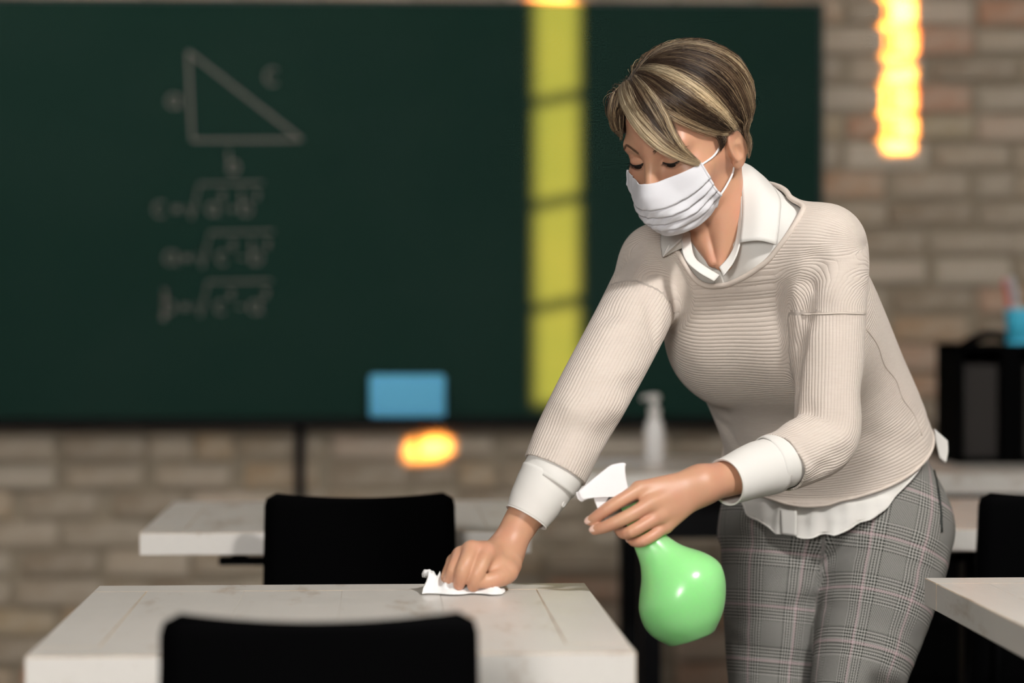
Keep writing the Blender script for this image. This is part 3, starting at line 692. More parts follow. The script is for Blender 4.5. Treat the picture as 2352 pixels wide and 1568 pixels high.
def ribs(V):
    x, y, z, a, bf, bb, L = torso.coords(V); Tm, Ym, Xm = torso.T[26], torso.Y[26], torso.X[26]; h0 = L+z
    ax_ = np.array([LS+0.10*Xm, NECKB-0.03*Tm, RS-0.10*Xm])-0.004*Tm; t, d2 = axis_param(V, ax_); i = np.minimum(t.astype(int), 1); f = (t-i)[:, None]; c = ax_[i]*(1-f)+ax_[i+1]*f
    h = (V-c)@Tm; dd = (V-c)@Ym; rib = np.where(h > 0, h0-h+np.arctan2(h, dd)*0.066, h0)
    for pts, rad, seam, sg in ((LARM[0], LARM[1], 0.096, 1), (RARM[0], RARM[1], 0.100, -1)):
        s = spline(np.column_stack([np.array(pts), rad]), 4); C = s[:, :3]; t, d2 = axis_param(V, C); Ls = np.concatenate([[0], np.cumsum(np.linalg.norm(np.diff(C, axis=0), axis=1))])
        i = np.minimum(t.astype(int), len(C)-2); f = t-i; ln = Ls[i]*(1-f)+Ls[i+1]*f; q = V-(C[i]*(1-f)[:, None]+C[i+1]*f[:, None])
        T = np.gradient(C, axis=0); T /= np.linalg.norm(T, axis=1)[:, None]; u = np.zeros_like(C); u[0] = unit(np.cross(T[0], -FWD))
        for k in range(1, len(C)): u[k] = unit(u[k-1]-T[k]*(u[k-1]@T[k]))
        w_ = np.cross(T, u); U = u[i]*(1-f)[:, None]+u[i+1]*f[:, None]; W = w_[i]*(1-f)[:, None]+w_[i+1]*f[:, None]
        ang = np.arctan2((q*W).sum(1), (q*U).sum(1)); dl = limb(V, pts, rad, 3)
        a2 = np.arctan2(sg*(q@Xm), q@Ym); c0 = pts[0][None]-0.004*Tm; L0 = (torso.coords(c0)[6]+torso.coords(c0)[2])[0]; wt = np.clip(ln/0.09, 0, 1)*np.clip((0.024-dl)/0.020, 0, 1); wt = wt*wt*(3-2*wt)
        ca_ = L0+a2*0.058; m_ = (ln > 0.0) & (ln < 0.05) & (dl < 0.008) & (q@Ym > 0.01); ca_ = ca_+np.median((rib-ca_)[m_]); rib = rib*(1-wt)+ca_*wt
        arm = (ln > seam) & (dl < 0.007) & (dl < torso(V)+0.002)
        rib = np.where(arm, ang*0.050*RIB/0.0050, rib)
    return rib/RIB
sw = part('sweater', SV, SF, MATS['knit']); point_attr(sw.data, 'rib', ribs(SV))
md = sw.modifiers.new('thickness', 'SOLIDIFY'); md.thickness = 0.0032; md.offset = -1
tag(sw, 'beige ribbed knit sweater')
# rolled edge of the neckline
def boundary(F):
    E = np.sort(np.concatenate([F[:, [0, 1]], F[:, [1, 2]], F[:, [2, 0]]]), 1); u, c = np.unique(E, axis=0, return_counts=True); return u[c == 1]
def edge_loop(V, F, near, sdir=None):
    E = boundary(F); nb = {}
    for a, b in E: nb.setdefault(a, []).append(b); nb.setdefault(b, []).append(a)
    st = min(nb, key=lambda i: ((V[i]-near)**2).sum()); loop = [st]; prev = None; cur = st
    while True:
        nx = [k for k in nb[cur] if k != prev]
        if not nx or nx[0] == st: break
        prev, cur = cur, nx[0]; loop.append(cur)
        if len(loop) > 5000: break
    return V[loop]
def closed_tube(name, pts, r, mat, parent, n=6, step=3, smooth_it=3):
    p = pts[::step]
    for _ in range(smooth_it): p = 0.5*p+0.25*(np.roll(p, 1, 0)+np.roll(p, -1, 0))
    p = np.vstack([p, p[:2]]); v, f = sweep(p-PL, r, n, False); return link(name, mesh_np(name, v, f), mat, parent, True)
nl_ = edge_loop(SV, SF, P(1640,660,3.46)); o = closed_tube('neckband', nl_, 0.0042, MATS['knit'], sw); point_attr(o.data, 'rib', np.zeros(len(o.data.vertices))+0.2)
hl_ = edge_loop(SV, SF, P(1850,1170,3.705)); o = closed_tube('hem_band', hl_, 0.0024, MATS['knit'], sw); point_attr(o.data, 'rib', np.zeros(len(o.data.vertices))+0.2)
# ---- body: head, neck and shoulders, forearms and hands, a coarse trunk and legs under the clothes
def core(p):
    sh = np.minimum(cone(p, NECKB, LS, 0.046, 0.040), cone(p, NECKB, RS, 0.044, 0.040)); d = smin(neck_sdf(p), sh, 0.05)
    return smin(d, ell(p, P(1712,600,3.605), (0.105,0.066,0.09), np.array([torso.X[24], torso.Y[24], torso.T[24]])), 0.03)
def body_top(p): return smin(head_sdf(p), core(p), 0.022)
RCUT = 0.215
HV, HF = sdf_mesh(body_top, HO+np.array([-.18,-.20,-.25]), HO+np.array([.25,.25,.17]), 0.0018, 1)
HV, HF = clip_mesh(HV, HF, lambda p: RCUT-np.linalg.norm(p-HO, axis=1))
LEGR = ([P(1800,1215,3.85), P(1790,1290,3.842), P(1772,1400,3.83), P(1770,1568,3.815), P(1780,1700,3.81), P(1792,1960,3.85), P(1800,2225,3.89)], [.092,.090,.0765,.0665,.058,.056,.042])
LEGL = ([P(2040,1215,3.82), P(2030,1290,3.80), P(2008,1400,3.775), P(1968,1568,3.735), P(1948,1700,3.72), P(1965,1960,3.79), P(1985,2225,3.86)], [.100,.098,.0880,.0720,.062,.058,.042])
PEL = Loft(np.array([np.r_[P(x, y, Z), a, bf, bb, yw] for x, y, Z, a, bf, bb, yw in ((1893,985,3.82,.140,.095,.105,16), (1902,1060,3.84,.155,.100,.115,14), (1908,1150,3.85,.172,.105,.128,12), (1912,1225,3.85,.180,.100,.125,12), (1912,1262,3.85,.165,.085,.105,12))]))
def trouser_base(p, off=0.0):
    l = limb(p, LEGL[0], np.array(LEGL[1])+off); r = limb(p, LEGR[0], np.array(LEGR[1])+off)
    return smin(PEL(p, off), smin(l, r, 0.012), 0.035)
def body_low(p):
    t = sweater_base(p, -0.020); t = np.maximum(t, (RCUT+0.03-np.linalg.norm(p-HO, axis=1))*0.8)
    t = smin(t, core(p), 0.01); t = smin(smin(t, limb(p, *Lfore, 3), 0.01), limb(p, *Rfore, 3), 0.01)
    d = smin(trouser_base(p, -0.012), smax(t, 0.935-p[:, 2], 0.02), 0.03)
    d = np.where(limb(p, *Lfore, 3) < 0.03, smin(d, limb(p, *Lfore, 3), 0.01), d); d = np.where(limb(p, *Rfore, 3) < 0.03, smin(d, limb(p, *Rfore, 3), 0.01), d)
    for ank in (LEGR[0][-1], LEGL[0][-1]):
        z0 = np.array([ank[0], ank[1], 0.045]); d = smin(d, cone(p, ank, z0, 0.036, 0.034), 0.02); d = smin(d, cone(p, z0, z0+np.array([-0.03,-0.15,-0.012]), 0.033, 0.024), 0.02)
    return d
# -- hands
def hand(fingers, thumb, wrist, fore, palm):
    def f(p):
        d = limb(p, fore[0], fore[1], 3)
        pm = None
        for (a, b, ra, rb) in palm:
            e = cone(p, a, b, ra, rb); pm = e if pm is None else smin(pm, e, 0.012)
        d = smin(d, pm, 0.022); fd = None
        for pts, rad in fingers+[thumb]:
            e = limb(p, pts, rad, 3); fd = e if fd is None else np.minimum(fd, e)
            d = smin(d, e, 0.0045)
        return d
    return f
Lk = [P(1468,1124,3.312), P(1492,1157,3.303), P(1514,1184,3.308), P(1528,1207,3.318)]
Lf = [([Lk[0], P(1436,1143,3.299), P(1403,1163,3.293), P(1373,1184,3.297), P(1355,1196,3.303)], [.0108,.0094,.0092,.0080,.0066]),
      ([Lk[1], P(1458,1177,3.290), P(1425,1194,3.284), P(1389,1210,3.289), P(1366,1217,3.297)], [.0108,.0096,.0094,.0082,.0068]),
      ([Lk[2], P(1480,1204,3.296), P(1449,1221,3.290), P(1430,1224,3.301), P(1421,1216,3.315)], [.0104,.0092,.0090,.0078,.0066]),
      ([Lk[3], P(1502,1228,3.304), P(1477,1242,3.299), P(1458,1244,3.305), P(1447,1237,3.316)], [.0096,.0082,.0080,.0070,.0060])]
Lw = P(1608,1116,3.350)
Lt = ([P(1590,1112,3.362), P(1540,1112,3.370), P(1494,1124,3.370), P(1462,1146,3.360)], [.0150,.0135,.0110,.0085])
Lpalm = [(Lw+UPV*0.010, Lk[0], .0155, .0120), (Lw+UPV*0.003, Lk[1], .0165, .0122), (Lw-UPV*0.004, Lk[2], .0160, .0118), (Lw-UPV*0.009, Lk[3], .0145, .0110), (P(1600,1106,3.356), P(1505,1134,3.346), .0150, .0125)]
Lfore = ([P(1614,1114,3.350), P(1655,1102,3.370), P(1730,1078,3.405), P(1800,1050,3.44)], [.0228,.0255,.0285,.0310])
left_hand = hand(Lf, Lt, Lw, Lfore, Lpalm)
Rk = [P(1117,1268,3.337), P(1083,1262,3.332), P(1058,1275,3.340), P(1043,1290,3.352)]
Rf = [([Rk[0], P(1108,1290,3.318), P(1098,1312,3.309), P(1090,1332,3.309), P(1087,1345,3.313)], [.0128,.0112,.0108,.0097,.0084]),
      ([Rk[1], P(1072,1287,3.312), P(1063,1309,3.305), P(1057,1330,3.308), P(1054,1342,3.313)], [.0124,.0108,.0104,.0093,.0080]),
      ([Rk[2], P(1048,1293,3.322), P(1040,1310,3.317), P(1033,1326,3.322), P(1030,1336,3.329)], [.0114,.0098,.0094,.0084,.0073]),
      ([Rk[3], P(1034,1304,3.341), P(1028,1318,3.337), P(1024,1330,3.342), P(1023,1338,3.350)], [.0102,.0088,.0082,.0072,.0062])]
Rw = P(1156,1276,3.392)
Rt = ([P(1172,1296,3.372), P(1160,1318,3.345), P(1136,1330,3.324), P(1108,1336,3.314)], [.0165,.0150,.0118,.0090])
Rpalm = [(Rw, Rk[0], .0185, .0135), (Rw, Rk[1], .0175, .0125), (Rw, Rk[2], .0165, .0115), (P(1132,1290,3.39), Rk[3], .0150, .0105), (Rw, P(1164,1310,3.352), .0185, .0155), (P(1125,1285,3.345), P(1150,1308,3.350), .0125, .0140), (P(1118,1300,3.335), P(1140,1318,3.338), .0085, .0105)]
Rfore = ([P(1156,1276,3.394), P(1176,1236,3.402), P(1206,1184,3.412), P(1260,1095,3.422)], [.0225,.0238,.0262,.0310])
right_hand = hand(Rf, Rt, Rw, Rfore, Rpalm)
hb = lambda c, r: (np.asarray(c)-r, np.asarray(c)+r)
LHV, LHF = sdf_mesh(left_hand, P(1330,1270,3.3)+np.array([-.02,-.05,-.02]), P(1815,1010,3.3)+np.array([.02,.20,.03]), 0.0013, 1)
RHV, RHF = sdf_mesh(right_hand, P(1000,1370,3.3)+np.array([0,-.06,0]), P(1300,1060,3.3)+np.array([.04,.19,.04]), 0.0013, 1)
def plane_at(c, d): return lambda p: (p-c)@unit(d)
lp = plane_at(P(1735,1076,3.408), Lfore[0][0]-Lfore[0][2]); rp = plane_at(P(1238,1130,3.417), Rfore[0][0]-Rfore[0][2])
nearL = lambda p: limb(p, *Lfore, 3) < 0.02; nearR = lambda p: limb(p, *Rfore, 3) < 0.02
LHV, LHF = clip_mesh(LHV, LHF, lp); RHV, RHF = clip_mesh(RHV, RHF, rp); LHV, LHF = biggest(LHV, LHF); RHV, RHF = biggest(RHV, RHF); HV, HF = biggest(HV, HF)
BV, BF = sdf_mesh(body_low, (-0.16, 3.2, -0.02), (1.06, 4.14, 1.36), 0.012, 1)
BV, BF = clip_mesh(BV, BF, lambda p: np.linalg.norm(p-HO, axis=1)-RCUT); BV, BF = clip_mesh(BV, BF, lambda p: np.where(nearL(p), -lp(p), 1.0)); BV, BF = clip_mesh(BV, BF, lambda p: np.where(nearR(p), -rp(p), 1.0)); BV, BF = biggest(BV, BF)
V_, F_ = merge([(BV, BF), (HV, HF), (LHV, LHF), (RHV, RHF)])
bm = bmesh.new(); me = mesh_np('tmp', V_-PL, F_); bm.from_mesh(me); bm.edges.ensure_lookup_table()
be = [e for e in bm.edges if e.is_boundary]
def loops_near(c, r): return [e for e in be if (e.verts[0].co-Vector(c-PL)).length < r]
for c, r in ((P(1735,1076,3.408), 0.07), (P(1238,1130,3.417), 0.07), (HO, RCUT+0.05)):
    try: bmesh.ops.bridge_loops(bm, edges=loops_near(c, r))
    except Exception as ex: print('bridge', ex)
bmesh.ops.triangulate(bm, faces=[f for f in bm.faces if len(f.verts) > 4]); bmesh.ops.recalc_face_normals(bm, faces=bm.faces[:])
me = bpy.data.meshes.new('body'); bm.to_mesh(me); bm.free(); body = link('body', me, MATS['skin'], person, True)
# ---- trousers
TF = [(1690,1420,1800,1415,.014,.003), (1760,1545,1850,1520,.014,.004), (1690,1480,1780,1500,.012,.003), (1800,1395,1868,1380,.014,.004), (1780,1330,1860,1310,.012,.003), (1880,1290,1960,1262,.014,.005), (1830,1275,1700,1240,.016,.004),
      (2060,1290,2140,1318,.014,.005), (2080,1262,2160,1275,.014,.004), (1990,1262,2090,1250,.016,.004), (2020,1430,2110,1470,.014,.004), (1890,1500,1990,1480,.012,.003), (1900,1390,1990,1420,.014,.003), (2030,1540,2090,1555,.014,.004), (1880,1330,1930,1340,.014,.004), (1665,1235,1720,1245,.014,.003)]
_tp = []
for x0, y0, x1, y1, w_, dp in TF:
    q, _z = trace(trouser_base, [(x0, y0), (x1, y1)], 3.4); _tp.append((q[0], q[1], w_, dp))
def trouser_sdf(p):
    d = trouser_base(p)
    for a, b, w_, dp in _tp: d = d+dp*np.exp(-(cone(p, a, b, 0, 0)/w_)**2)
    return d
TV, TFc = sdf_mesh(trouser_sdf, (0.28, 3.50, 0.05), (1.0, 4.06, 0.98), 0.0055, 2)
TV, TFc = clip_mesh(TV, TFc, lambda p: 0.93-p[:, 2]); TV, TFc = clip_mesh(TV, TFc, lambda p: p[:, 2]-0.115)
def leg_coords(V):
    out = []
    for A, B in ((P(1800,1215,3.85), P(1770,1600,3.815)), (P(2040,1215,3.82), P(1962,1600,3.73))):
        t = unit(B-A); q = V-A; e1 = unit(RGT-t*(RGT@t)); e2 = unit(-FH+t*(FH@t)); q = q-np.outer(np.minimum(0, 0), t)
        out.append((np.arctan2(q@e1, q@e2), q@t, 0))
    return out
(a0, b0, d0), (a1, b1, d1) = leg_coords(TV); isr = np.where(TV[:, 2] > 0.80, (TV-P(1888,1300,3.8))@RGT < 0, limb(TV, *LEGR) < limb(TV, *LEGL))
tr = part('trousers', TV, TFc, MATS['plaid']); tag(tr, 'grey glen plaid trousers')
# keep seams clean: the two leg patterns meet in the middle
point_attr(tr.data, 'pu', np.where(isr, a0*0.088+0.0, a1*0.096+0.31)); point_attr(tr.data, 'pv', np.where(isr, b0, b1))
md = tr.modifiers.new('thickness', 'SOLIDIFY'); md.thickness = 0.002; md.offset = -1
q, _z = trace(trouser_sdf, spline([(2140,1062), (2152,1110), (2160,1165), (2163,1222)], 5), 3.3, 4.3); q = q[_z < 4.0]
tube('pocket_piping', q-FWD*0.0005-PL, 0.0022, MATS['dark_trim'], tr, 6)
for ank in (LEGR[0][-1], LEGL[0][-1]):
    z0 = np.array([ank[0], ank[1], 0.045])
    def shoe_sdf(p, z0=z0):
        d = smin(cone(p, z0+np.array([0,0.02,0]), z0+np.array([-0.03,-0.16,-0.010]), 0.042, 0.034), ell(p, z0+np.array([0,0.012,0.03]), (0.045,0.055,0.05)), 0.03)
        return smax(smax(d, -p[:, 2]+0.0, 0.006), p[:, 2]-0.098, 0.004)
    V_, F_ = sdf_mesh(shoe_sdf, z0+np.array([-.12,-.26,-.06]), z0+np.array([.10,.12,.08]), 0.008, 1); V_[:, 2] -= V_[:, 2].min()
    part('shoe', V_, tri(F_), MATS['shoe_leather'])
# ---- shirt
SH = np.vstack([np.r_[P(1914,1262,3.855), .192,.150,.128,13][None], TOR]); SH[1, 4] -= 0.004; SH[2, 4] -= 0.006
shirt_loft = Loft(SH)
def shirt_base(p):
    d = shirt_loft(p, -0.0040)
    for s in (-1, 1):
        c = P(1775,735,3.66)+torso.X[20]*s*0.068+torso.Y[20]*0.064; d = smin(d, ell(p, c, (0.062,0.054,0.066), np.array([torso.X[20], torso.Y[20], torso.T[20]])), 0.085)
    return smin(d, np.minimum(cone(p, NECKB, LS, 0.0605, 0.0505), cone(p, NECKB, RS, 0.0585, 0.0475)), 0.06)
def shirt_sdf(p):
    d = shirt_base(p); x, y, z, a, bf, bb, L = shirt_loft.coords(p); th = np.arctan2(x, y)
    low = np.clip((0.135-L)/0.09, 0, 1); d = d+low*(0.0032*np.sin(th*17+2*np.sin(L*40))+0.002*np.sin(th*31+1.3))
    d = d+0.009*np.clip((L-0.17)/0.05, 0, 1)*np.clip((0.46-L)/0.05, 0, 1)
    up = np.clip((L-0.50)/0.06, 0, 1); return d+up*0.0016*np.sin(p[:, 0]*95+p[:, 2]*40)
CV, CF = sdf_mesh(shirt_sdf, (0.22, 3.34, 0.70), (1.03, 4.10, 1.36), 0.005, 1)
_n = trace(shirt_base, [(1860,1232), (2064,1128)])[0]; sh_hem = plane3(_n[0], _n[1], P(1660,1166,3.80), P(1800,800,3.7))
def px(p):
    q = p-CAM; z = q@FWD; return 1176+(q@RGT)/z*FPX, 784-(q@UPV)/z*FPX, z
sh_neck = plane3(P(1652,600,3.49), P(1730,418,3.56), P(1570,520,3.60), P(1800,900,3.6))
def vcut(p):
    x, y, z = px(p); g = np.maximum((1598-x)+(y-545)*(54/80.0), (x-1692)+(y-545)*(40/80.0)); g = g/FPX*3.5
    return np.where((y < 640) & (z < 3.58), g, 1.0)
def shirt_neck(p):
    d = p-NECKB; x, t = d@torso.X[26], d@torso.T[26]; return np.interp(x, [-.090,-.068,-.050,0,.050,.068,.090], [.30,.060,.042,.030,.042,.060,.30])-t
CV, CF = clip_mesh(CV, CF, shirt_neck); CV, CF = clip_mesh(CV, CF, vcut); CV, CF = clip_mesh(CV, CF, sh_hem)
mid = P(1790,800,3.66); CV, CF = biggest(CV, CF)
shirt = part('shirt', CV, CF, MATS['shirt_cotton']); tag(shirt, 'off-white cotton shirt under the sweater'); md = shirt.modifiers.new('thickness', 'SOLIDIFY'); md.thickness = 0.0014; md.offset = -1
hp = edge_loop(CV, CF, P(1826,1232,3.705)); closed_tube('hem_stitch', hp, 0.0015, MATS['shirt_cotton'], shirt)
def patch(name, rows, mat, parent, thick=0.0018, nu=6, nv=6, puff=0.0):
    """rows: equal-length lists of world points -> smooth sheet"""
    R_ = np.array([spline(np.array(r), nu) for r in rows]); G = np.array([spline(R_[:, i], nv) for i in range(R_.shape[1])])
    n, m = G.shape[:2]
    if puff:
        u = np.sin(np.pi*np.arange(m)/(m-1))[None, :, None]; G = G-FWD*puff*u
    V = G.reshape(-1, 3); F = np.array([(i*m+j, i*m+j+1, (i+1)*m+j+1, (i+1)*m+j) for i in range(n-1) for j in range(m-1)])
    o = part(name, V, F, mat, parent); md = o.modifiers.new('thickness', 'SOLIDIFY'); md.thickness = thick; md.offset = 0; return o
both = lambda p: np.minimum(shirt_base(p), body_top(p))
cover = lambda p: np.minimum(sweater_sdf(p), shirt_base(p))
def on(fn, pts, off): q, z = trace(fn, pts, 3.2, 3.95); assert (z < 3.94).all(), pts; return [a-FWD*off for a in q]
# collar leaf on her left shoulder and its stand
fold = [P(1655,372,3.585), P(1694,378,3.535), P(1704,440,3.502), P(1704,500,3.488), P(1699,557,3.478)]
outer = [P(1716,386,3.605), P(1752,404,3.572)]+on(shirt_base, [(1789,452), (1790,500), (1782,562)], 0.006)
midr = [0.5*(a+b)-FWD*0.010+UPV*0.004 for a, b in zip(fold, outer)]
patch('collar_leaf', [fold, midr, outer], MATS['shirt_cotton'], shirt)
st_in = [P(1650,392,3.59), P(1690,400,3.545), P(1697,450,3.512), P(1697,505,3.497), P(1688,560,3.490), P(1672,592,3.486), P(1652,614,3.484)]
st_out = [P(1655,372,3.585), P(1694,380,3.535), P(1703,440,3.503), P(1704,500,3.489), P(1700,557,3.480), P(1686,600,3.478), P(1662,634,3.478)]
patch('collar_stand', [st_in, st_out], MATS['shirt_cotton'], shirt, 0.0022)
# leaf on her right shoulder, lying over the neckband
f2 = [P(1560,470,3.60), P(1545,500,3.575), P(1560,528,3.545), P(1574,541,3.522)]
o2 = [P(1532,500,3.62)]+on(sweater_sdf, [(1522,528), (1517,558), (1521,591)], 0.006)
o2m = on(sweater_sdf, [(1545,580)], 0.012); 
patch('collar_leaf', [f2, [0.5*(a+b)-FWD*0.009 for a, b in zip(f2, o2)], o2], MATS['shirt_cotton'], shirt)
e2 = on(cover, [(1521,591), (1545,579), (1566,569)], 0.007); patch('collar_leaf', [[P(1560,528,3.545), P(1568,534,3.533), P(1574,541,3.522)], [0.5*(P(1545,540,3.53)+e2[0]), 0.5*(P(1566,536,3.53)+e2[1])-FWD*.004, 0.5*(P(1574,541,3.522)+e2[2])-FWD*.003], e2], MATS['shirt_cotton'], shirt)
s_in = [P(1590,500,3.56), P(1586,540,3.525), P(1594,588,3.500), P(1616,610,3.490), P(1652,632,3.484)]
s_out = [P(1576,505,3.56), P(1566,548,3.520), P(1572,592,3.494), P(1600,622,3.482), P(1640,646,3.480)]
patch('collar_stand', [s_in, s_out], MATS['shirt_cotton'], shirt, 0.0022)
pk = on(shirt_base, [(1652,616), (1660,640), (1668,668)], 0.003); pk2 = on(shirt_base, [(1628,624), (1640,648), (1650,672)], 0.003); patch('placket', [pk, pk2], MATS['shirt_cotton'], shirt, 0.0016)
pk = on(shirt_base, [(1829,1150), (1830,1190), (1829,1231)], 0.004); pk2 = on(shirt_base, [(1790,1148), (1792,1188), (1794,1226)], 0.004); patch('placket', [pk, pk2], MATS['shirt_cotton'], shirt, 0.0016)
# shirt tail standing out at the hip
patch('shirt_tail', [[P(2146,985,3.86), P(2165,1002,3.87), P(2176,1012,3.88)], [P(2150,1015,3.86), P(2166,1030,3.868), P(2177,1038,3.875)], [P(2158,1050,3.86), P(2166,1058,3.865), P(2172,1062,3.868)]], MATS['shirt_cotton'], shirt, 0.002)
# cuffs: sleeves of the shirt that come out of the knit
def sleeve(name, axis, rad, mat, parent, wob=0.0, n=40, flat=1.0):
    a = spline(np.column_stack([np.array(axis), rad]), 5); C = a[:, :3]; T = np.gradient(C, axis=0); T /= np.linalg.norm(T, axis=1)[:, None]
    u = unit(np.cross(T[0], FWD)); V = []
    for i in range(len(C)):
        u = unit(u-T[i]*(u@T[i])); w_ = np.cross(T[i], u); th = np.linspace(0, 2*np.pi, n, endpoint=False)
        r = a[i, 3]*(1+wob*np.sin(3*th+i*0.5)*(0.4+0.6*np.sin(i*0.9)))
        V.append(C[i]+np.outer(r*np.cos(th), u)+np.outer(r*flat*np.sin(th), w_))
    m = len(C); V = np.vstack(V); F = np.array([(i*n+j, i*n+(j+1) % n, (i+1)*n+(j+1) % n, (i+1)*n+j) for i in range(m-1) for j in range(n)])
    o = part(name, V, F, mat, parent); md = o.modifiers.new('thickness', 'SOLIDIFY'); md.thickness = 0.0022; md.offset = -1; return o, C[-1], T[-1], u
sleeve('shirt_sleeve', [P(1812,1048,3.442), P(1795,1056,3.432), P(1765,1066,3.420)], [.0395,.0410,.0395], MATS['shirt_cotton'], shirt, 0.025)
cl, ce, ct, cu = sleeve('cuff', [P(1775,1068,3.425), P(1740,1078,3.408), P(1700,1094,3.385), P(1667,1107,3.366)], [.0405,.0395,.0360,.0330], MATS['shirt_cotton'], shirt, 0.01)
closed_tube('cuff_stitch', np.array([ce+0.0332*(math.cos(t)*cu+math.sin(t)*np.cross(ct, cu)) for t in np.linspace(0, 2*np.pi, 40, endpoint=False)]), 0.0008, MATS['shirt_cotton'], cl, 6, 1, 0)
sleeve('shirt_sleeve', [P(1310,1010,3.432), P(1277,1076,3.422), P(1258,1108,3.418)], [.0445,.0440,.0425], MATS['shirt_cotton'], shirt, 0.02)
cr, ce, ct, cu = sleeve('cuff', [P(1262,1096,3.420), P(1245,1126,3.416), P(1224,1162,3.412), P(1209,1188,3.408)], [.0428,.0405,.0362,.0318], MATS['shirt_cotton'], shirt, 0.01)
closed_tube('cuff_stitch', np.array([ce+0.0320*(math.cos(t)*cu+math.sin(t)*np.cross(ct, cu)) for t in np.linspace(0, 2*np.pi, 40, endpoint=False)]), 0.0010, MATS['shirt_cotton'], cr, 6, 1, 0)
def button(pos, nrm, parent):
    q = Vector(nrm).to_track_quat('Z', 'Y').to_matrix(); v, f = lathe([(0.0,0.0),(0.0052,0.0),(0.0055,0.0012),(0.0050,0.0022),(0.0036,0.0018),(0.0,0.0018)], 14, False)
    v = np.array(v)@np.array(q).T+pos; part('button', v, f, MATS['shirt_button'], parent)
button(P(1294,1156,3.398), unit(RGT*0.9-FWD*0.5-UZ*0.3), cr)
# seams of the knit: side seam and drop-shoulder seam
def seam(name, pts, r=0.0013):
    q, z = trace(sweater_sdf, spline(np.array(pts, float), 6), 3.2, 4.1); q = q[z < 4.0]; o = tube(name, q-FWD*0.0002-PL, r, MATS['knit'], sw, 5); point_attr(o.data, 'rib', np.zeros(len(o.data.vertices))-0.10)
seam('side_seam', [(1990,755),(2016,792),(2032,838),(2058,872),(2074,915),(2100,952),(2118,1000)])
seam('sleeve_seam', [(1842,722),(1880,721),(1925,719),(1950,719),(1986,721)])
# ---- face mask (head frame)
def mask_hull(q):
    p = hw(q); return smin(head_sdf(p), ell(q, (0,0.045,-0.041), (0.052,0.0690,0.056)), 0.030)
NU, NV = 72, 60
uu, vv = np.meshgrid(np.linspace(-1, 1, NU+1), np.linspace(0, 1, NV+1))
ez = np.radians(np.interp(vv, [0,0.35,0.6,0.78,1], [50,54,58,64,60])); ph = uu*ez*np.where(uu < 0, 0.80, 1.0); au = np.abs(uu)
ztop = np.interp(au, [0,0.2,0.5,0.8,1], [-0.0015,-0.0030,-0.0005,0.0025,0.0035]); zbot = np.interp(au, [0,0.5,0.8,1], [-0.0915,-0.090,-0.084,-0.076])
zz = ztop+(zbot-ztop)*vv; dirs = np.stack([np.sin(ph), np.cos(ph), 0*ph], -1).reshape(-1, 3); base = np.stack([0*ph, 0*ph+0.005, zz], -1).reshape(-1, 3)
R_ = np.full(len(dirs), 0.16)
for _ in range(60): R_ -= np.clip(mask_hull(base+dirs*R_[:, None])-np.where(uu.ravel() < -0.6, 0.0008, 0.0022), -0.01, 0.02)*0.85
# pleats: three overlapping tucks, deeper towards the ears, and small wrinkles
v1, u1 = vv.ravel(), uu.ravel(); skew = v1+0.10*np.abs(u1)**1.5-0.03*np.sin(u1*3)
ple = np.zeros(len(R_))
for c, am in ((0.40, 0.0042), (0.56, 0.0050), (0.70, 0.0046), (0.83, 0.0040)):
    t = skew-c; ple += am*np.where(t < 0, np.exp(-(t/0.085)**2), -0.55*np.exp(-(t/0.030)**2))*(0.45+0.55*np.abs(u1)**0.8)
wr = 0.0016*np.sin(u1*23+v1*31+2*np.sin(u1*7))*np.clip((v1-0.3)*3, 0, 1)*np.exp(-((u1-0.15)/0.55)**2)+0.0015*np.sin(u1*9-v1*14)*np.clip((v1-0.35)*3, 0, 1)
edge = np.clip(np.minimum(v1, 1-v1)*14, 0, 1); flare = (u1 > 0)*0.010*np.exp(-((np.abs(u1)-1)/0.10)**2)*np.exp(-((v1-0.72)/0.12)**2)
R_ += (ple+wr)*edge+flare
mq = base+dirs*R_[:, None]; mq[:, 0] *= np.where(u1 < 0, 1-0.15*v1, 1.0); MV = hw(mq); MV = MV.reshape(NV+1, NU+1, 3)
MF = np.array([(j*(NU+1)+i, j*(NU+1)+i+1, (j+1)*(NU+1)+i+1, (j+1)*(NU+1)+i) for j in range(NV) for i in range(NU)])
mask = part('face_mask', MV.reshape(-1, 3), MF, MATS['mask_cotton']); tag(mask, 'white pleated cloth face mask'); md = mask.modifiers.new('thickness', 'SOLIDIFY'); md.thickness = 0.0012; md.offset = 0
tube('top_hem', MV[5]+hF*0.0002-PL, 0.0005, MATS['mask_cotton'], mask, 5); 
for i in (0, NU): tube('side_binding', MV[:, i]-PL, 0.0022, MATS['mask_cotton'], mask, 6)
# ear loops
def head_path(pts, off=0.002):
    q, z = trace(head_sdf, pts, 3.2, 3.7); return q-FWD*off
pa = np.vstack([[MV[2, NU]], head_path([(1640,357), (1660,325)], 0.003), [hw((0.0715,-0.004,0.0185))], [hw((0.0680,-0.020,0.014))], [hw((0.0655,-0.028,0.0))]])
pb = np.vstack([[MV[int(NV*.72), NU]], [0.6*MV[int(NV*.72), NU]+0.4*hw((0.0640,-0.010,-0.040))+hL*0.002], [hw((0.0640,-0.010,-0.040))], [hw((0.0625,-0.022,-0.022))], [hw((0.0655,-0.028,0.0))]])
for pth in (pa, pb):
    tube('ear_loop', spline(pth, 5)-PL, 0.0016, MATS['loop_white'], mask, 6)
    m_ = hl(pth)[1:]; m_[:, 0] *= -1; tube('ear_loop', spline(hw(m_), 5)-PL, 0.0016, MATS['loop_white'], mask, 6)
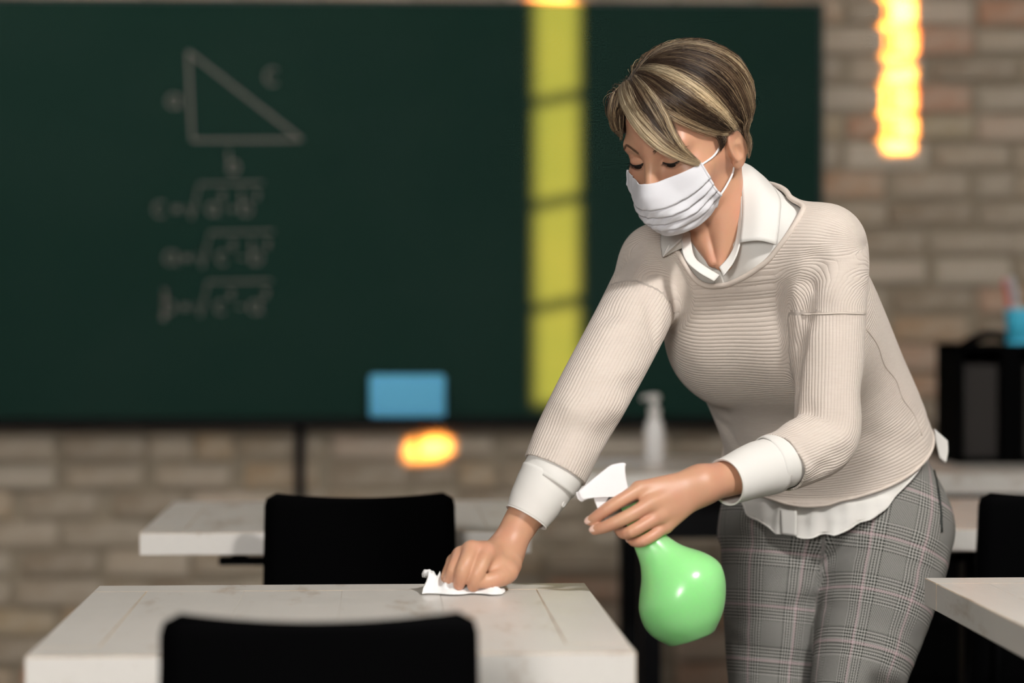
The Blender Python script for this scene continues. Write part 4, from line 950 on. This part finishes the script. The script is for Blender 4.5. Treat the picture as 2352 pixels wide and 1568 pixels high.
# ---- eyes: dark crescents under the lowered lids, lashes, brows
def face_pts(xz, off):
    """points of the face front at head x, z"""
    xz = np.asarray(xz, float); y = np.full(len(xz), 0.14)
    for _ in range(50): y -= np.clip(head_sdf(hw(np.column_stack([xz[:, 0], y, xz[:, 1]])))-off, -0.01, 0.02)*0.8
    return np.column_stack([xz[:, 0], y, xz[:, 1]])
def strand_mesh(Pt, rad, sides=3):
    """Pt (n,k,3) -> tubes"""
    n, k = Pt.shape[:2]; T = np.gradient(Pt, axis=1); T /= np.linalg.norm(T, axis=2, keepdims=True)+1e-12
    ref = np.where(np.abs(T[..., 2:3]) < 0.8, np.array([0, 0, 1.0]), np.array([1.0, 0, 0])); U = np.cross(T, ref); U /= np.linalg.norm(U, axis=2, keepdims=True)+1e-12; W = np.cross(T, U)
    an = 2*np.pi*np.arange(sides)/sides; rad = np.broadcast_to(rad, (n, k))
    V = Pt[:, :, None, :]+rad[..., None, None]*(np.cos(an)[:, None]*U[:, :, None, :]+np.sin(an)[:, None]*W[:, :, None, :])
    i, j, s = np.meshgrid(np.arange(n), np.arange(k-1), np.arange(sides), indexing='ij'); b = (i*k+j)*sides; s2 = (s+1) % sides
    F = np.stack([b+s, b+s2, b+sides+s2, b+sides+s], -1).reshape(-1, 4); return V.reshape(-1, 3), F
for sx in (1, -1):
    x = np.linspace(-0.0135, 0.0135, 22); zc = 0.0136+0.0040*(x/0.015)**2
    lid = face_pts(np.column_stack([sx*(0.0305+x), zc]), 0.0003)
    pr_ = np.clip(1-(x/0.0140)**2, 0.02, 1)
    tube('eyelash_line', hw(lid)-PL, 0.00045+0.0010*pr_**0.5, MATS['lash'], body, 6)
    xi = np.linspace(-0.0078, 0.0078, 16); ir = face_pts(np.column_stack([sx*(0.0305+xi-0.0012), 0.0108+0.0030*(xi/0.015)**2]), -0.0010)
    tube('eye', hw(ir)-PL, 0.0003+0.0030*np.clip(1-(xi/0.0080)**2, 0, 1)**0.6, MATS['iris_dark'], body, 10)
    nl2 = 15; xr = np.linspace(-0.009, 0.0125, nl2); rt = face_pts(np.column_stack([sx*(0.0305+xr), 0.0072+0.0045*(xr/0.015)**2]), 0.0004); t = np.linspace(0, 1, 5)
    d_ = np.column_stack([sx*xr*35*0.6, np.full(nl2, 0.35), -0.8*np.ones(nl2)]); d_ /= np.linalg.norm(d_, axis=1)[:, None]
    V_, F_ = strand_mesh(hw(rt[:, None, :]+0.0024*t[None, :, None]*d_[:, None, :]), 0.00020*(1-0.8*t)); lo_ = part('eyelashes', V_, F_, MATS['lash'], body); lo_['kind'] = 'stuff'
    n = 44; xr = np.linspace(-0.0128, 0.0136, n)+RNG.normal(0, 0.0002, n); rt = face_pts(np.column_stack([sx*(0.0305+xr), 0.0134+0.0040*(xr/0.015)**2]), 0.0005)
    L = 0.0070*(0.75+0.4*RNG.random(n)); t = np.linspace(0, 1, 6)
    d_ = np.column_stack([sx*xr*38*0.6, np.full(n, 0.75), -0.55*np.ones(n)]); d_ /= np.linalg.norm(d_, axis=1)[:, None]
    Pt = rt[:, None, :]+L[:, None, None]*(t[None, :, None]*d_[:, None, :]+(t**2)[None, :, None]*np.array([0, 0.1, 0.28]))
    V_, F_ = strand_mesh(hw(Pt), 0.00032*(1-0.85*t)); lo_ = part('eyelashes', V_, F_, MATS['lash'], body); lo_['kind'] = 'stuff'
    # brow hairs
    n = 200; u = RNG.random(n)**0.9; w_ = RNG.random(n)-0.5; bx = 0.0115+0.040*u; bz = 0.0345+0.0105*np.sin(np.minimum(u, 0.68)/0.68*1.5)-0.011*np.maximum(0, u-0.68)/0.32; wd = 0.0050*(1-0.75*u)
    t = np.linspace(0, 1, 5); ln = 0.0085*(1-0.35*u); dx = ln*(0.75+0.25*u); dz = ln*(0.55-0.95*u)
    X = bx[:, None]+dx[:, None]*t; Z_ = (bz+w_*wd)[:, None]+dz[:, None]*t; q_ = face_pts(np.column_stack([sx*X.ravel(), Z_.ravel()]), 0.0006).reshape(n, 5, 3)
    V_, F_ = strand_mesh(hw(q_), 0.00028*(1-0.8*t)); lo_ = part('eyebrow', V_, F_, MATS['brow'], body); lo_['kind'] = 'stuff'
# ---- nails
def nail(c, d, nrm, w_=0.0055, l=0.0095):
    d = unit(d); nrm = unit(nrm-d*(nrm@d)); s = np.cross(d, nrm); v = []; f = []; a, b = 7, 6
    for j in range(b):
        for i in range(a):
            x = -1+2*i/(a-1); y = j/(b-1); ww = w_*(0.78+0.22*math.sin(math.pi*min(1, y*0.9+0.2)))*(1-0.25*max(0, y-0.8)/0.2)
            v.append(c+s*(x*ww)+d*(y*l)+nrm*(0.0016*(1-x*x)-0.0010*y*y))
    for j in range(b-1):
        for i in range(a-1): f.append((j*a+i, j*a+i+1, (j+1)*a+i+1, (j+1)*a+i))
    o = part('fingernail', v, f, MATS['nail'], body); md = o.modifiers.new('thickness', 'SOLIDIFY'); md.thickness = 0.0008
for (pts, rad), up in zip(Lf, (-FWD*0.75+UPV*0.5, -FWD*0.75+UPV*0.5, -FWD*0.4+UPV*0.3-RGT*0.8, -FWD*0.4-RGT*0.8)):
    d = unit(pts[-1]-pts[-2]); nn = unit(up-d*(up@d)); nail(pts[-1]-d*0.0035+nn*(rad[-1]*0.80), d, nn, rad[-1]*0.80)
# ---- hair: a dark under-layer and thousands of strands
def m_hair(name, col):
    n = NT(name)
    if col is None: n.link(n.attr('tint').outputs['Color'], n.b.inputs['Base Color'])
    else:
        c = n.noise(n.scale(n.obj(), (300,300,60)), 1.0, 3); n.set(Base_Color=n.mix(c, tuple(x*0.5 for x in col), col))
    n.b.inputs['Roughness'].default_value = 0.38; n.b.inputs['Specular IOR Level'].default_value = 0.45
m_hair('hair_strands', None); m_hair('hair_under', (0.035,0.020,0.013))
ZH = ([-0.13,-0.065,-0.048,-0.034,-0.005,0.004,0.04,0.06,0.09], [-0.052,-0.054,-0.040,0.014,0.026,0.030,0.060,0.087,0.100])
def cap_sdf(q, thick=0.0):
    d = ell(q, (0,-0.024,0.058), (0.0905+thick,0.1120+thick,0.0925+thick))
    nape = np.clip((-q[:, 2])*1.2, 0, 0.03)
    d = smax(d+nape*0.55, np.interp(q[:, 1], *ZH)-q[:, 2], 0.016)
    return smin(d, ell(q, (-0.0665,0.036,0.080), (0.0150+thick,0.030+thick,0.036+thick)), 0.016)      # hair falling at the temple on her right
QV, QF = sdf_mesh(lambda q: cap_sdf(q, -0.002), (-0.12,-0.16,-0.08), (0.12,0.12,0.18), 0.004, 2)
hair = part('hair', hw(QV), tri(QF), MATS['hair_under']); tag(hair, 'short brown hair with blond streaks swept to the side')
all_sdf = lambda p: np.minimum(cap_sdf(hl(p)), head_sdf(p)-0.005)
def on_hair(xy):
    """pixels -> points on the hair; pixels that miss slide towards the middle of the head"""
    xy = np.array(xy, float); q, z = trace(all_sdf, xy, 3.2, 3.72)
    for _ in range(14):
        m = z > 3.715
        if not m.any(): break
        xy[m] += (np.array([1572, 262])-xy[m])*0.03; a, b = trace(all_sdf, xy[m], 3.2, 3.72); q[m] = a; z[m] = b
    return q
DARK, MID, BLOND, PALE = np.array([0.028,0.016,0.011]), np.array([0.135,0.082,0.047]), np.array([0.50,0.36,0.205]), np.array([0.88,0.72,0.48])
SP, SC, SR = [], [], []
K = 16
def resample(c, k):
    c = spline(np.array(c, float), 8); l = np.concatenate([[0], np.cumsum(np.linalg.norm(np.diff(c, axis=0), axis=1))]); t = np.linspace(0, l[-1], k); return np.column_stack([np.interp(t, l, c[:, i]) for i in range(c.shape[1])])
def tint(u, blond, n, seed):
    """strand colours in clumps across the band, darker at the root; blond: values along u from 0 to 1"""
    r = np.random.default_rng(seed); bl = np.interp(u % 1.0001, np.linspace(0, 1, len(blond)), blond)
    f = sum(np.sin(u*w_*6.28+r.random()*6.28)*a for w_, a in ((6,.5),(13,.7),(29,.6)))
    f = np.clip(bl+0.22*f+r.normal(0, 0.17, n), 0, 1); t = np.linspace(0, 1, K)
    g = f[:, None]; tip = np.where(g < 0.4, DARK+(MID-DARK)*(g/0.4), np.where(g < 0.7, MID+(BLOND-MID)*((g-0.4)/0.3), BLOND+(PALE-BLOND)*((g-0.7)/0.3)))
    root = DARK*0.7+tip*0.3; w_ = np.clip(t*2.0+0.02, 0, 1)[None, :, None]; return root[:, None]*(1-w_)+tip[:, None]*w_
def band(A, B, n, blond, lift=(0.0, 0.006), trim=0.18, seed=0, wob=3.0, conv=0.0, rad=0.00029, mid=None):
    r = np.random.default_rng(seed); A, B = resample(A, K), resample(B, K); s = r.random(n)
    G = np.array([[A*(1-q)+B*q] for q in np.linspace(0, 1, 12)])[:, 0]                     # 12 guide lines
    W = on_hair(G.reshape(-1, 2)).reshape(12, K, 3)
    # outward direction from the middle of the head
    ctr = hw((0,-0.01,0.05)); x = s*11; i = np.minimum(x.astype(int), 10); f = (x-i)[:, None, None]; Pt = W[i]*(1-f)+W[i+1]*f
    t0, t1 = r.random(n)*trim, 1-r.random(n)*trim; tt = t0[:, None]+(t1-t0)[:, None]*np.linspace(0, 1, K)[None]
    y = tt*(K-1); j = np.minimum(y.astype(int), K-2); g = (y-j)[..., None]; idx = np.arange(n)[:, None]; Pt = Pt[idx, j]*(1-g)+Pt[idx, j+1]*g
    O = Pt-ctr; O /= np.linalg.norm(O, axis=2, keepdims=True)
    cl = np.sin(s*61+seed)+np.sin(s*113); tl = np.linspace(0, 1, K)
    lf = (lift[0]+(lift[1]-lift[0])*r.random(n)**1.5)[:, None]*(0.25+0.75*np.sin(np.pi*np.clip(tl*0.85+0.1, 0, 1)))[None]+0.0016*cl[:, None]*np.sin(np.pi*tl)[None]
    Pt = Pt+O*np.maximum(lf, 0.0004)[..., None]
    T = np.gradient(Pt, axis=1); S = np.cross(T, O); S /= np.linalg.norm(S, axis=2, keepdims=True)+1e-9
    wb = r.normal(0, 1, n)[:, None]*np.sin(tl*r.uniform(2, 5, n)[:, None]+r.random(n)[:, None]*6)*wob*0.0009+r.normal(0, 0.0011, n)[:, None]*np.sin(np.pi*0.5*np.clip(tl*1.6, 0, 1))[None]
    SP.append(Pt+S*wb[..., None]); SC.append(tint(s, blond, n, seed+5)); SR.append(rad*np.ones(n)*(0.7+0.6*r.random(n)))
crown = [(1494,130),(1524,110),(1566,101),(1624,106),(1685,134),(1722,186),(1732,250),(1726,320),(1718,366)]
upper = [(1490,136),(1528,126),(1576,127),(1632,148),(1680,188),(1706,236),(1718,280),(1721,320),(1718,356)]
inner = [(1482,147),(1520,144),(1572,152),(1625,176),(1660,204),(1685,236),(1702,264),(1712,288),(1719,318)]
side0 = [(1472,158),(1506,158),(1550,172),(1592,196),(1630,226),(1660,254),(1680,278),(1688,292),(1690,298)]
side1 = [(1455,177),(1486,192),(1518,221),(1556,250),(1590,270),(1622,285),(1652,294),(1676,297),(1688,298)]
side2 = [(1447,187),(1476,208),(1506,238),(1536,260),(1562,276),(1596,291),(1630,303),(1656,310),(1672,310)]
band(crown, upper, 2040, (.48,.58,.46,.34,.26), (0.0,0.007), 0.22, 1, 5.0); band(upper, inner, 1560, (.25,.42,.30,.14,.08), (0.0,0.006), 0.2, 2, 5.0)
band(inner, side0, 1200, (.10,.12,.35,.55), (0.0,0.006), 0.12, 3); band(side0, side1, 2160, (.70,.98,.80,.35,.15,.08,.18,.30), (0.001,0.009), 0.10, 4); band(side1, side2, 1200, (.30,.40,.55,.72), (0.0005,0.006), 0.14, 5)
# fringe locks over the forehead
lockA0 = [(1432,196),(1428,210),(1434,234),(1450,262),(1478,300),(1512,332),(1550,354),(1580,368),(1604,377)]
lockA1 = [(1444,187),(1450,206),(1462,233),(1482,262),(1508,292),(1536,322),(1564,346),(1588,362),(1608,374)]
lockB0 = [(1454,180),(1470,204),(1488,232),(1506,258),(1524,288),(1542,316),(1562,342),(1584,360),(1606,374)]
lockB1 = [(1464,172),(1494,200),(1518,231),(1534,258),(1544,284),(1556,312),(1572,338),(1590,358),(1609,372)]
band(lockA1, lockB0, 744, (.45,.25,.2,.25), (0.002,0.007), 0.16, 7, 2.0); band(lockB0, lockB1, 672, (.35,.55,.72,.45), (0.004,0.010), 0.12, 8, 2.0); band(lockA0, lockA1, 1200, (.80,.95,.80,.55), (0.005,0.012), 0.10, 6, 2.0)
# hair falling beside the brow on her right
cA = [(1438,188),(1424,200),(1413,216),(1407,238),(1404,268),(1408,294),(1416,314),(1424,322)]; cB = [(1442,190),(1441,204),(1438,224),(1435,246),(1432,268),(1431,288),(1431,304),(1432,318)]
band(cA, cB, 1080, (.45,.5,.4,.3), (0.0,0.004), 0.14, 9, 2.0)
# flecks of short hair in front of the ear
band([(1636,300),(1648,318),(1653,336),(1653,352)], [(1660,300),(1664,314),(1663,328),(1658,340)], 260, (.1,.1), (0.0,0.0025), 0.3, 10, 1.5)
# all-over strands that follow the cap (back, top and the side away from the window)
def flow(n, length, blond, seed, sel):
    r = np.random.default_rng(seed); d = r.normal(0, 1, (n*6, 3)); d /= np.linalg.norm(d, axis=1)[:, None]; c = np.array([0,-0.02,0.045]); R = np.full(len(d), 0.17)
    for _ in range(40): R -= np.clip(cap_sdf(c+d*R[:, None]), -0.01, 0.03)*0.8
    q = c+d*R[:, None]; q = q[sel(q)][:n]; n = len(q); part_ = np.array([-0.040,0.040,0.135]); pts = [q]; st = length/(K-1)*(0.7+0.6*r.random(n))[:, None]; e = 0.0015
    lift = 0.0005+0.0045*r.random(n)**2
    for k in range(K-1):
        g = np.stack([cap_sdf(q+np.eye(3)[i]*e)-cap_sdf(q-np.eye(3)[i]*e) for i in range(3)], 1); g /= np.linalg.norm(g, axis=1)[:, None]+1e-9
        v = q-part_; v /= np.linalg.norm(v, axis=1)[:, None]+1e-9; v = v*0.8+np.array([0,-0.35,-0.55]); v -= g*(v*g).sum(1)[:, None]; v /= np.linalg.norm(v, axis=1)[:, None]+1e-9
        q = q+v*st; q = q-g*(cap_sdf(q)-lift*math.sin(math.pi*min(1, (k+1)/K*0.9)))[:, None]*0.7; pts.append(q)
    Pt = hw(np.stack(pts, 1)); SP.append(Pt); SC.append(tint(np.arctan2(pts[0][:, 0], pts[0][:, 1])/3.0+pts[0][:, 2]*4, blond, n, seed+3)); SR.append(0.00030*np.ones(n)*(0.7+0.6*r.random(n)))
flow(3000, 0.050, (.15,.35,.22,.4,.2), 21, lambda q: (q[:, 1] < 0.055) & (np.interp(q[:, 1], *ZH)+0.004 < q[:, 2]))
Pt = np.concatenate(SP); Cc = np.concatenate(SC); Rr = np.concatenate(SR); tl = np.linspace(0, 1, K)
V_, F_ = strand_mesh(Pt, Rr[:, None]*(0.55+0.45*np.minimum(1, tl*6)-0.75*np.maximum(0, tl-0.6)/0.4)[None])
so = part('hair_strands', V_, F_, MATS['hair_strands'], hair); so['kind'] = 'stuff'; color_attr(so.data, 'tint', np.repeat(Cc.reshape(-1, 3), 3, 0))
# ================================================================== spray bottle in her left hand
def m_flask():
    n = NT('green_flask'); n.set(Base_Color=(0.31,0.74,0.28), Roughness=0.28); n.b.inputs['Subsurface Weight'].default_value = 0.85
    n.b.inputs['Subsurface Radius'].default_value = (0.6,1.0,0.6); n.b.inputs['Subsurface Scale'].default_value = 0.05; n.b.inputs['Coat Weight'].default_value = 0.3; n.b.inputs['Coat Roughness'].default_value = 0.15
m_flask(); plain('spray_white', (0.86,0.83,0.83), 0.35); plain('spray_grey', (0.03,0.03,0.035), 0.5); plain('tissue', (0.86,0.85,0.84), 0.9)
BZ = 3.328; bs = BZ/FPX
BST = np.array([(1589,1466,0.5),(1588.8,1465.4,54),(1588.4,1464,57),(1587.5,1461,60),(1579,1433,86),(1572,1400,101),(1566,1362,106),(1560,1328,98.5),(1545,1300,79),(1518,1273,53),(1491,1241,38),(1472,1210,30),(1456,1180,24),(1444,1152,22),(1437,1136,22),(1436.6,1135,19)], float)
Bb = P(1589,1466,BZ+0.004); ax = unit(P(1437,1136,BZ)-P(1456,1180,BZ))
bottle = empty('spray_bottle', Bb); tag(bottle, 'green translucent spray bottle with white trigger head held over the table', 'spray bottle')
st = np.vstack([BST[:4], spline(BST[3:15], 5)[1:], BST[15:]]); C = np.array([P(x, y, BZ) for x, y, r in st])-Bb; tt_ = np.clip((np.arange(len(st))-4)/(len(st)-8), 0, 1)[:, None]; T = (P(1579,1436,BZ)-P(1589,1466,BZ))/0.019*(1-tt_)+(P(1444,1152,BZ)-P(1461,1182,BZ))/0.0208*tt_; T /= np.linalg.norm(T, axis=1)[:, None]
v = []; f = []; n = 48; m = len(st)
for c, t, r in zip(C, T, st[:, 2]):
    e1 = unit(np.cross(t, FWD)); e2 = np.cross(t, e1)
    for i in range(n): a_ = 2*math.pi*i/n; v.append(c+(e1*math.cos(a_)+e2*math.sin(a_)*(1-0.10*min(1, r/100)))*r*bs)
for j in range(m-1):
    for i in range(n): f.append((j*n+i, j*n+(i+1) % n, (j+1)*n+(i+1) % n, (j+1)*n+i))
f.append(tuple(range(n))); f.append(tuple((m-1)*n+i for i in range(n)))
fo = link('flask', mesh_np('flask', v, f), MATS['green_flask'], bottle, True); fo['label'] = 'pear-shaped green plastic flask'
def loc(x, y, dz=0.0): return P(x, y, BZ+dz)-Bb
def prism(name, poly, half, mat, bev=0.002, back=None):
    bm = bmesh.new(); A = [bm.verts.new(loc(x, y, -half)) for x, y in poly]; Bv = [bm.verts.new(loc(x, y, half)) for x, y in poly]
    bm.faces.new(A); bm.faces.new(Bv[::-1]); k = len(poly)
    for i in range(k): bm.faces.new((A[i], Bv[i], Bv[(i+1) % k], A[(i+1) % k]))
    o = link(name, bm_mesh(name, bm, bev, 2), mat, bottle, False); return o
v, f = sweep([P(1446,1157,BZ)-Bb+ax*d*bs for d in (0, 4, 30, 34)], [0.0150,0.0162,0.0162,0.0150], 28); link('screw_collar', mesh_np('screw_collar', v, f), MATS['spray_white'], bottle)
hd = prism('spray_head', [(1327,1128),(1332,1143),(1341,1150),(1362,1138),(1412,1136),(1424,1150),(1450,1140),(1442,1119),(1433,1100),(1431,1083),(1439,1063),(1428,1062),(1406,1066),(1398,1070)], 0.0125, MATS['spray_white'], 0.0028)
prism('nozzle', [(1322,1130),(1327,1146),(1336,1153),(1343,1149),(1334,1127)], 0.0095, MATS['spray_white'], 0.0015)
prism('trigger', [(1363,1137),(1366,1152),(1372,1166),(1381,1180),(1392,1195),(1402,1190),(1391,1172),(1386,1155),(1392,1146),(1404,1137)], 0.0065, MATS['spray_white'], 0.0018)
prism('shaded_gap_filler', [(1392,1139),(1389,1156),(1398,1172),(1412,1160),(1418,1138)], 0.0058, MATS['spray_grey'], 0.001)  # solid dark filler, its colour stands for the shade in the gap behind the trigger
# ================================================================== tissue under her right hand
def tis(u, w_):
    # u along the table edge, w_ towards the camera
    a = P(975,1352,3.37); b = P(1150,1352,3.37); x = a+(b-a)*u; d = np.array([0.0,-1.0,0])
    q = x+d*0.100*(w_-0.35); rz = 0.5+0.3*math.sin(u*9+2*w_)*math.cos(w_*7-u*3)+0.22*math.sin(u*31+9*math.sin(w_*6))*math.cos(w_*23+4*u)
    h = 0.004+0.011*rz*(0.4+0.6*math.sin(math.pi*min(1, max(0, w_))))+0.017*math.exp(-((w_-0.66)/0.17)**2)*(0.65+0.35*math.sin(u*14+2*math.sin(u*37)))
    h *= 1-0.75*max(0, (u-0.78)/0.22)
    h += 0.015*math.exp(-((u-0.05)/0.075)**2-((w_-0.35)/0.30)**2)*(1+0.35*math.sin(w_*17))
    edge = min(1, 6*min(w_, 1-w_)+0.05); h = 0.0015+h*edge**0.6
    return np.array([q[0]+0.004*math.sin(w_*11+u*5), q[1]+0.006*math.sin(u*13), TZ+h])
nu, nv = 56, 34; V = np.array([tis(i/nu, j/nv) for j in range(nv+1) for i in range(nu+1)]); F = np.array([(j*(nu+1)+i, j*(nu+1)+i+1, (j+1)*(nu+1)+i+1, (j+1)*(nu+1)+i) for j in range(nv) for i in range(nu)])
c = P(1060,1352,3.36); c[2] = TZ; o = link('paper_tissue', mesh_np('paper_tissue', V-c, F), MATS['tissue'], None, True); o.location = c
md = o.modifiers.new('thickness', 'SOLIDIFY'); md.thickness = 0.0009; md.offset = 1
tag(o, 'crumpled white paper tissue pressed on the white plank table by the hand', 'tissue')
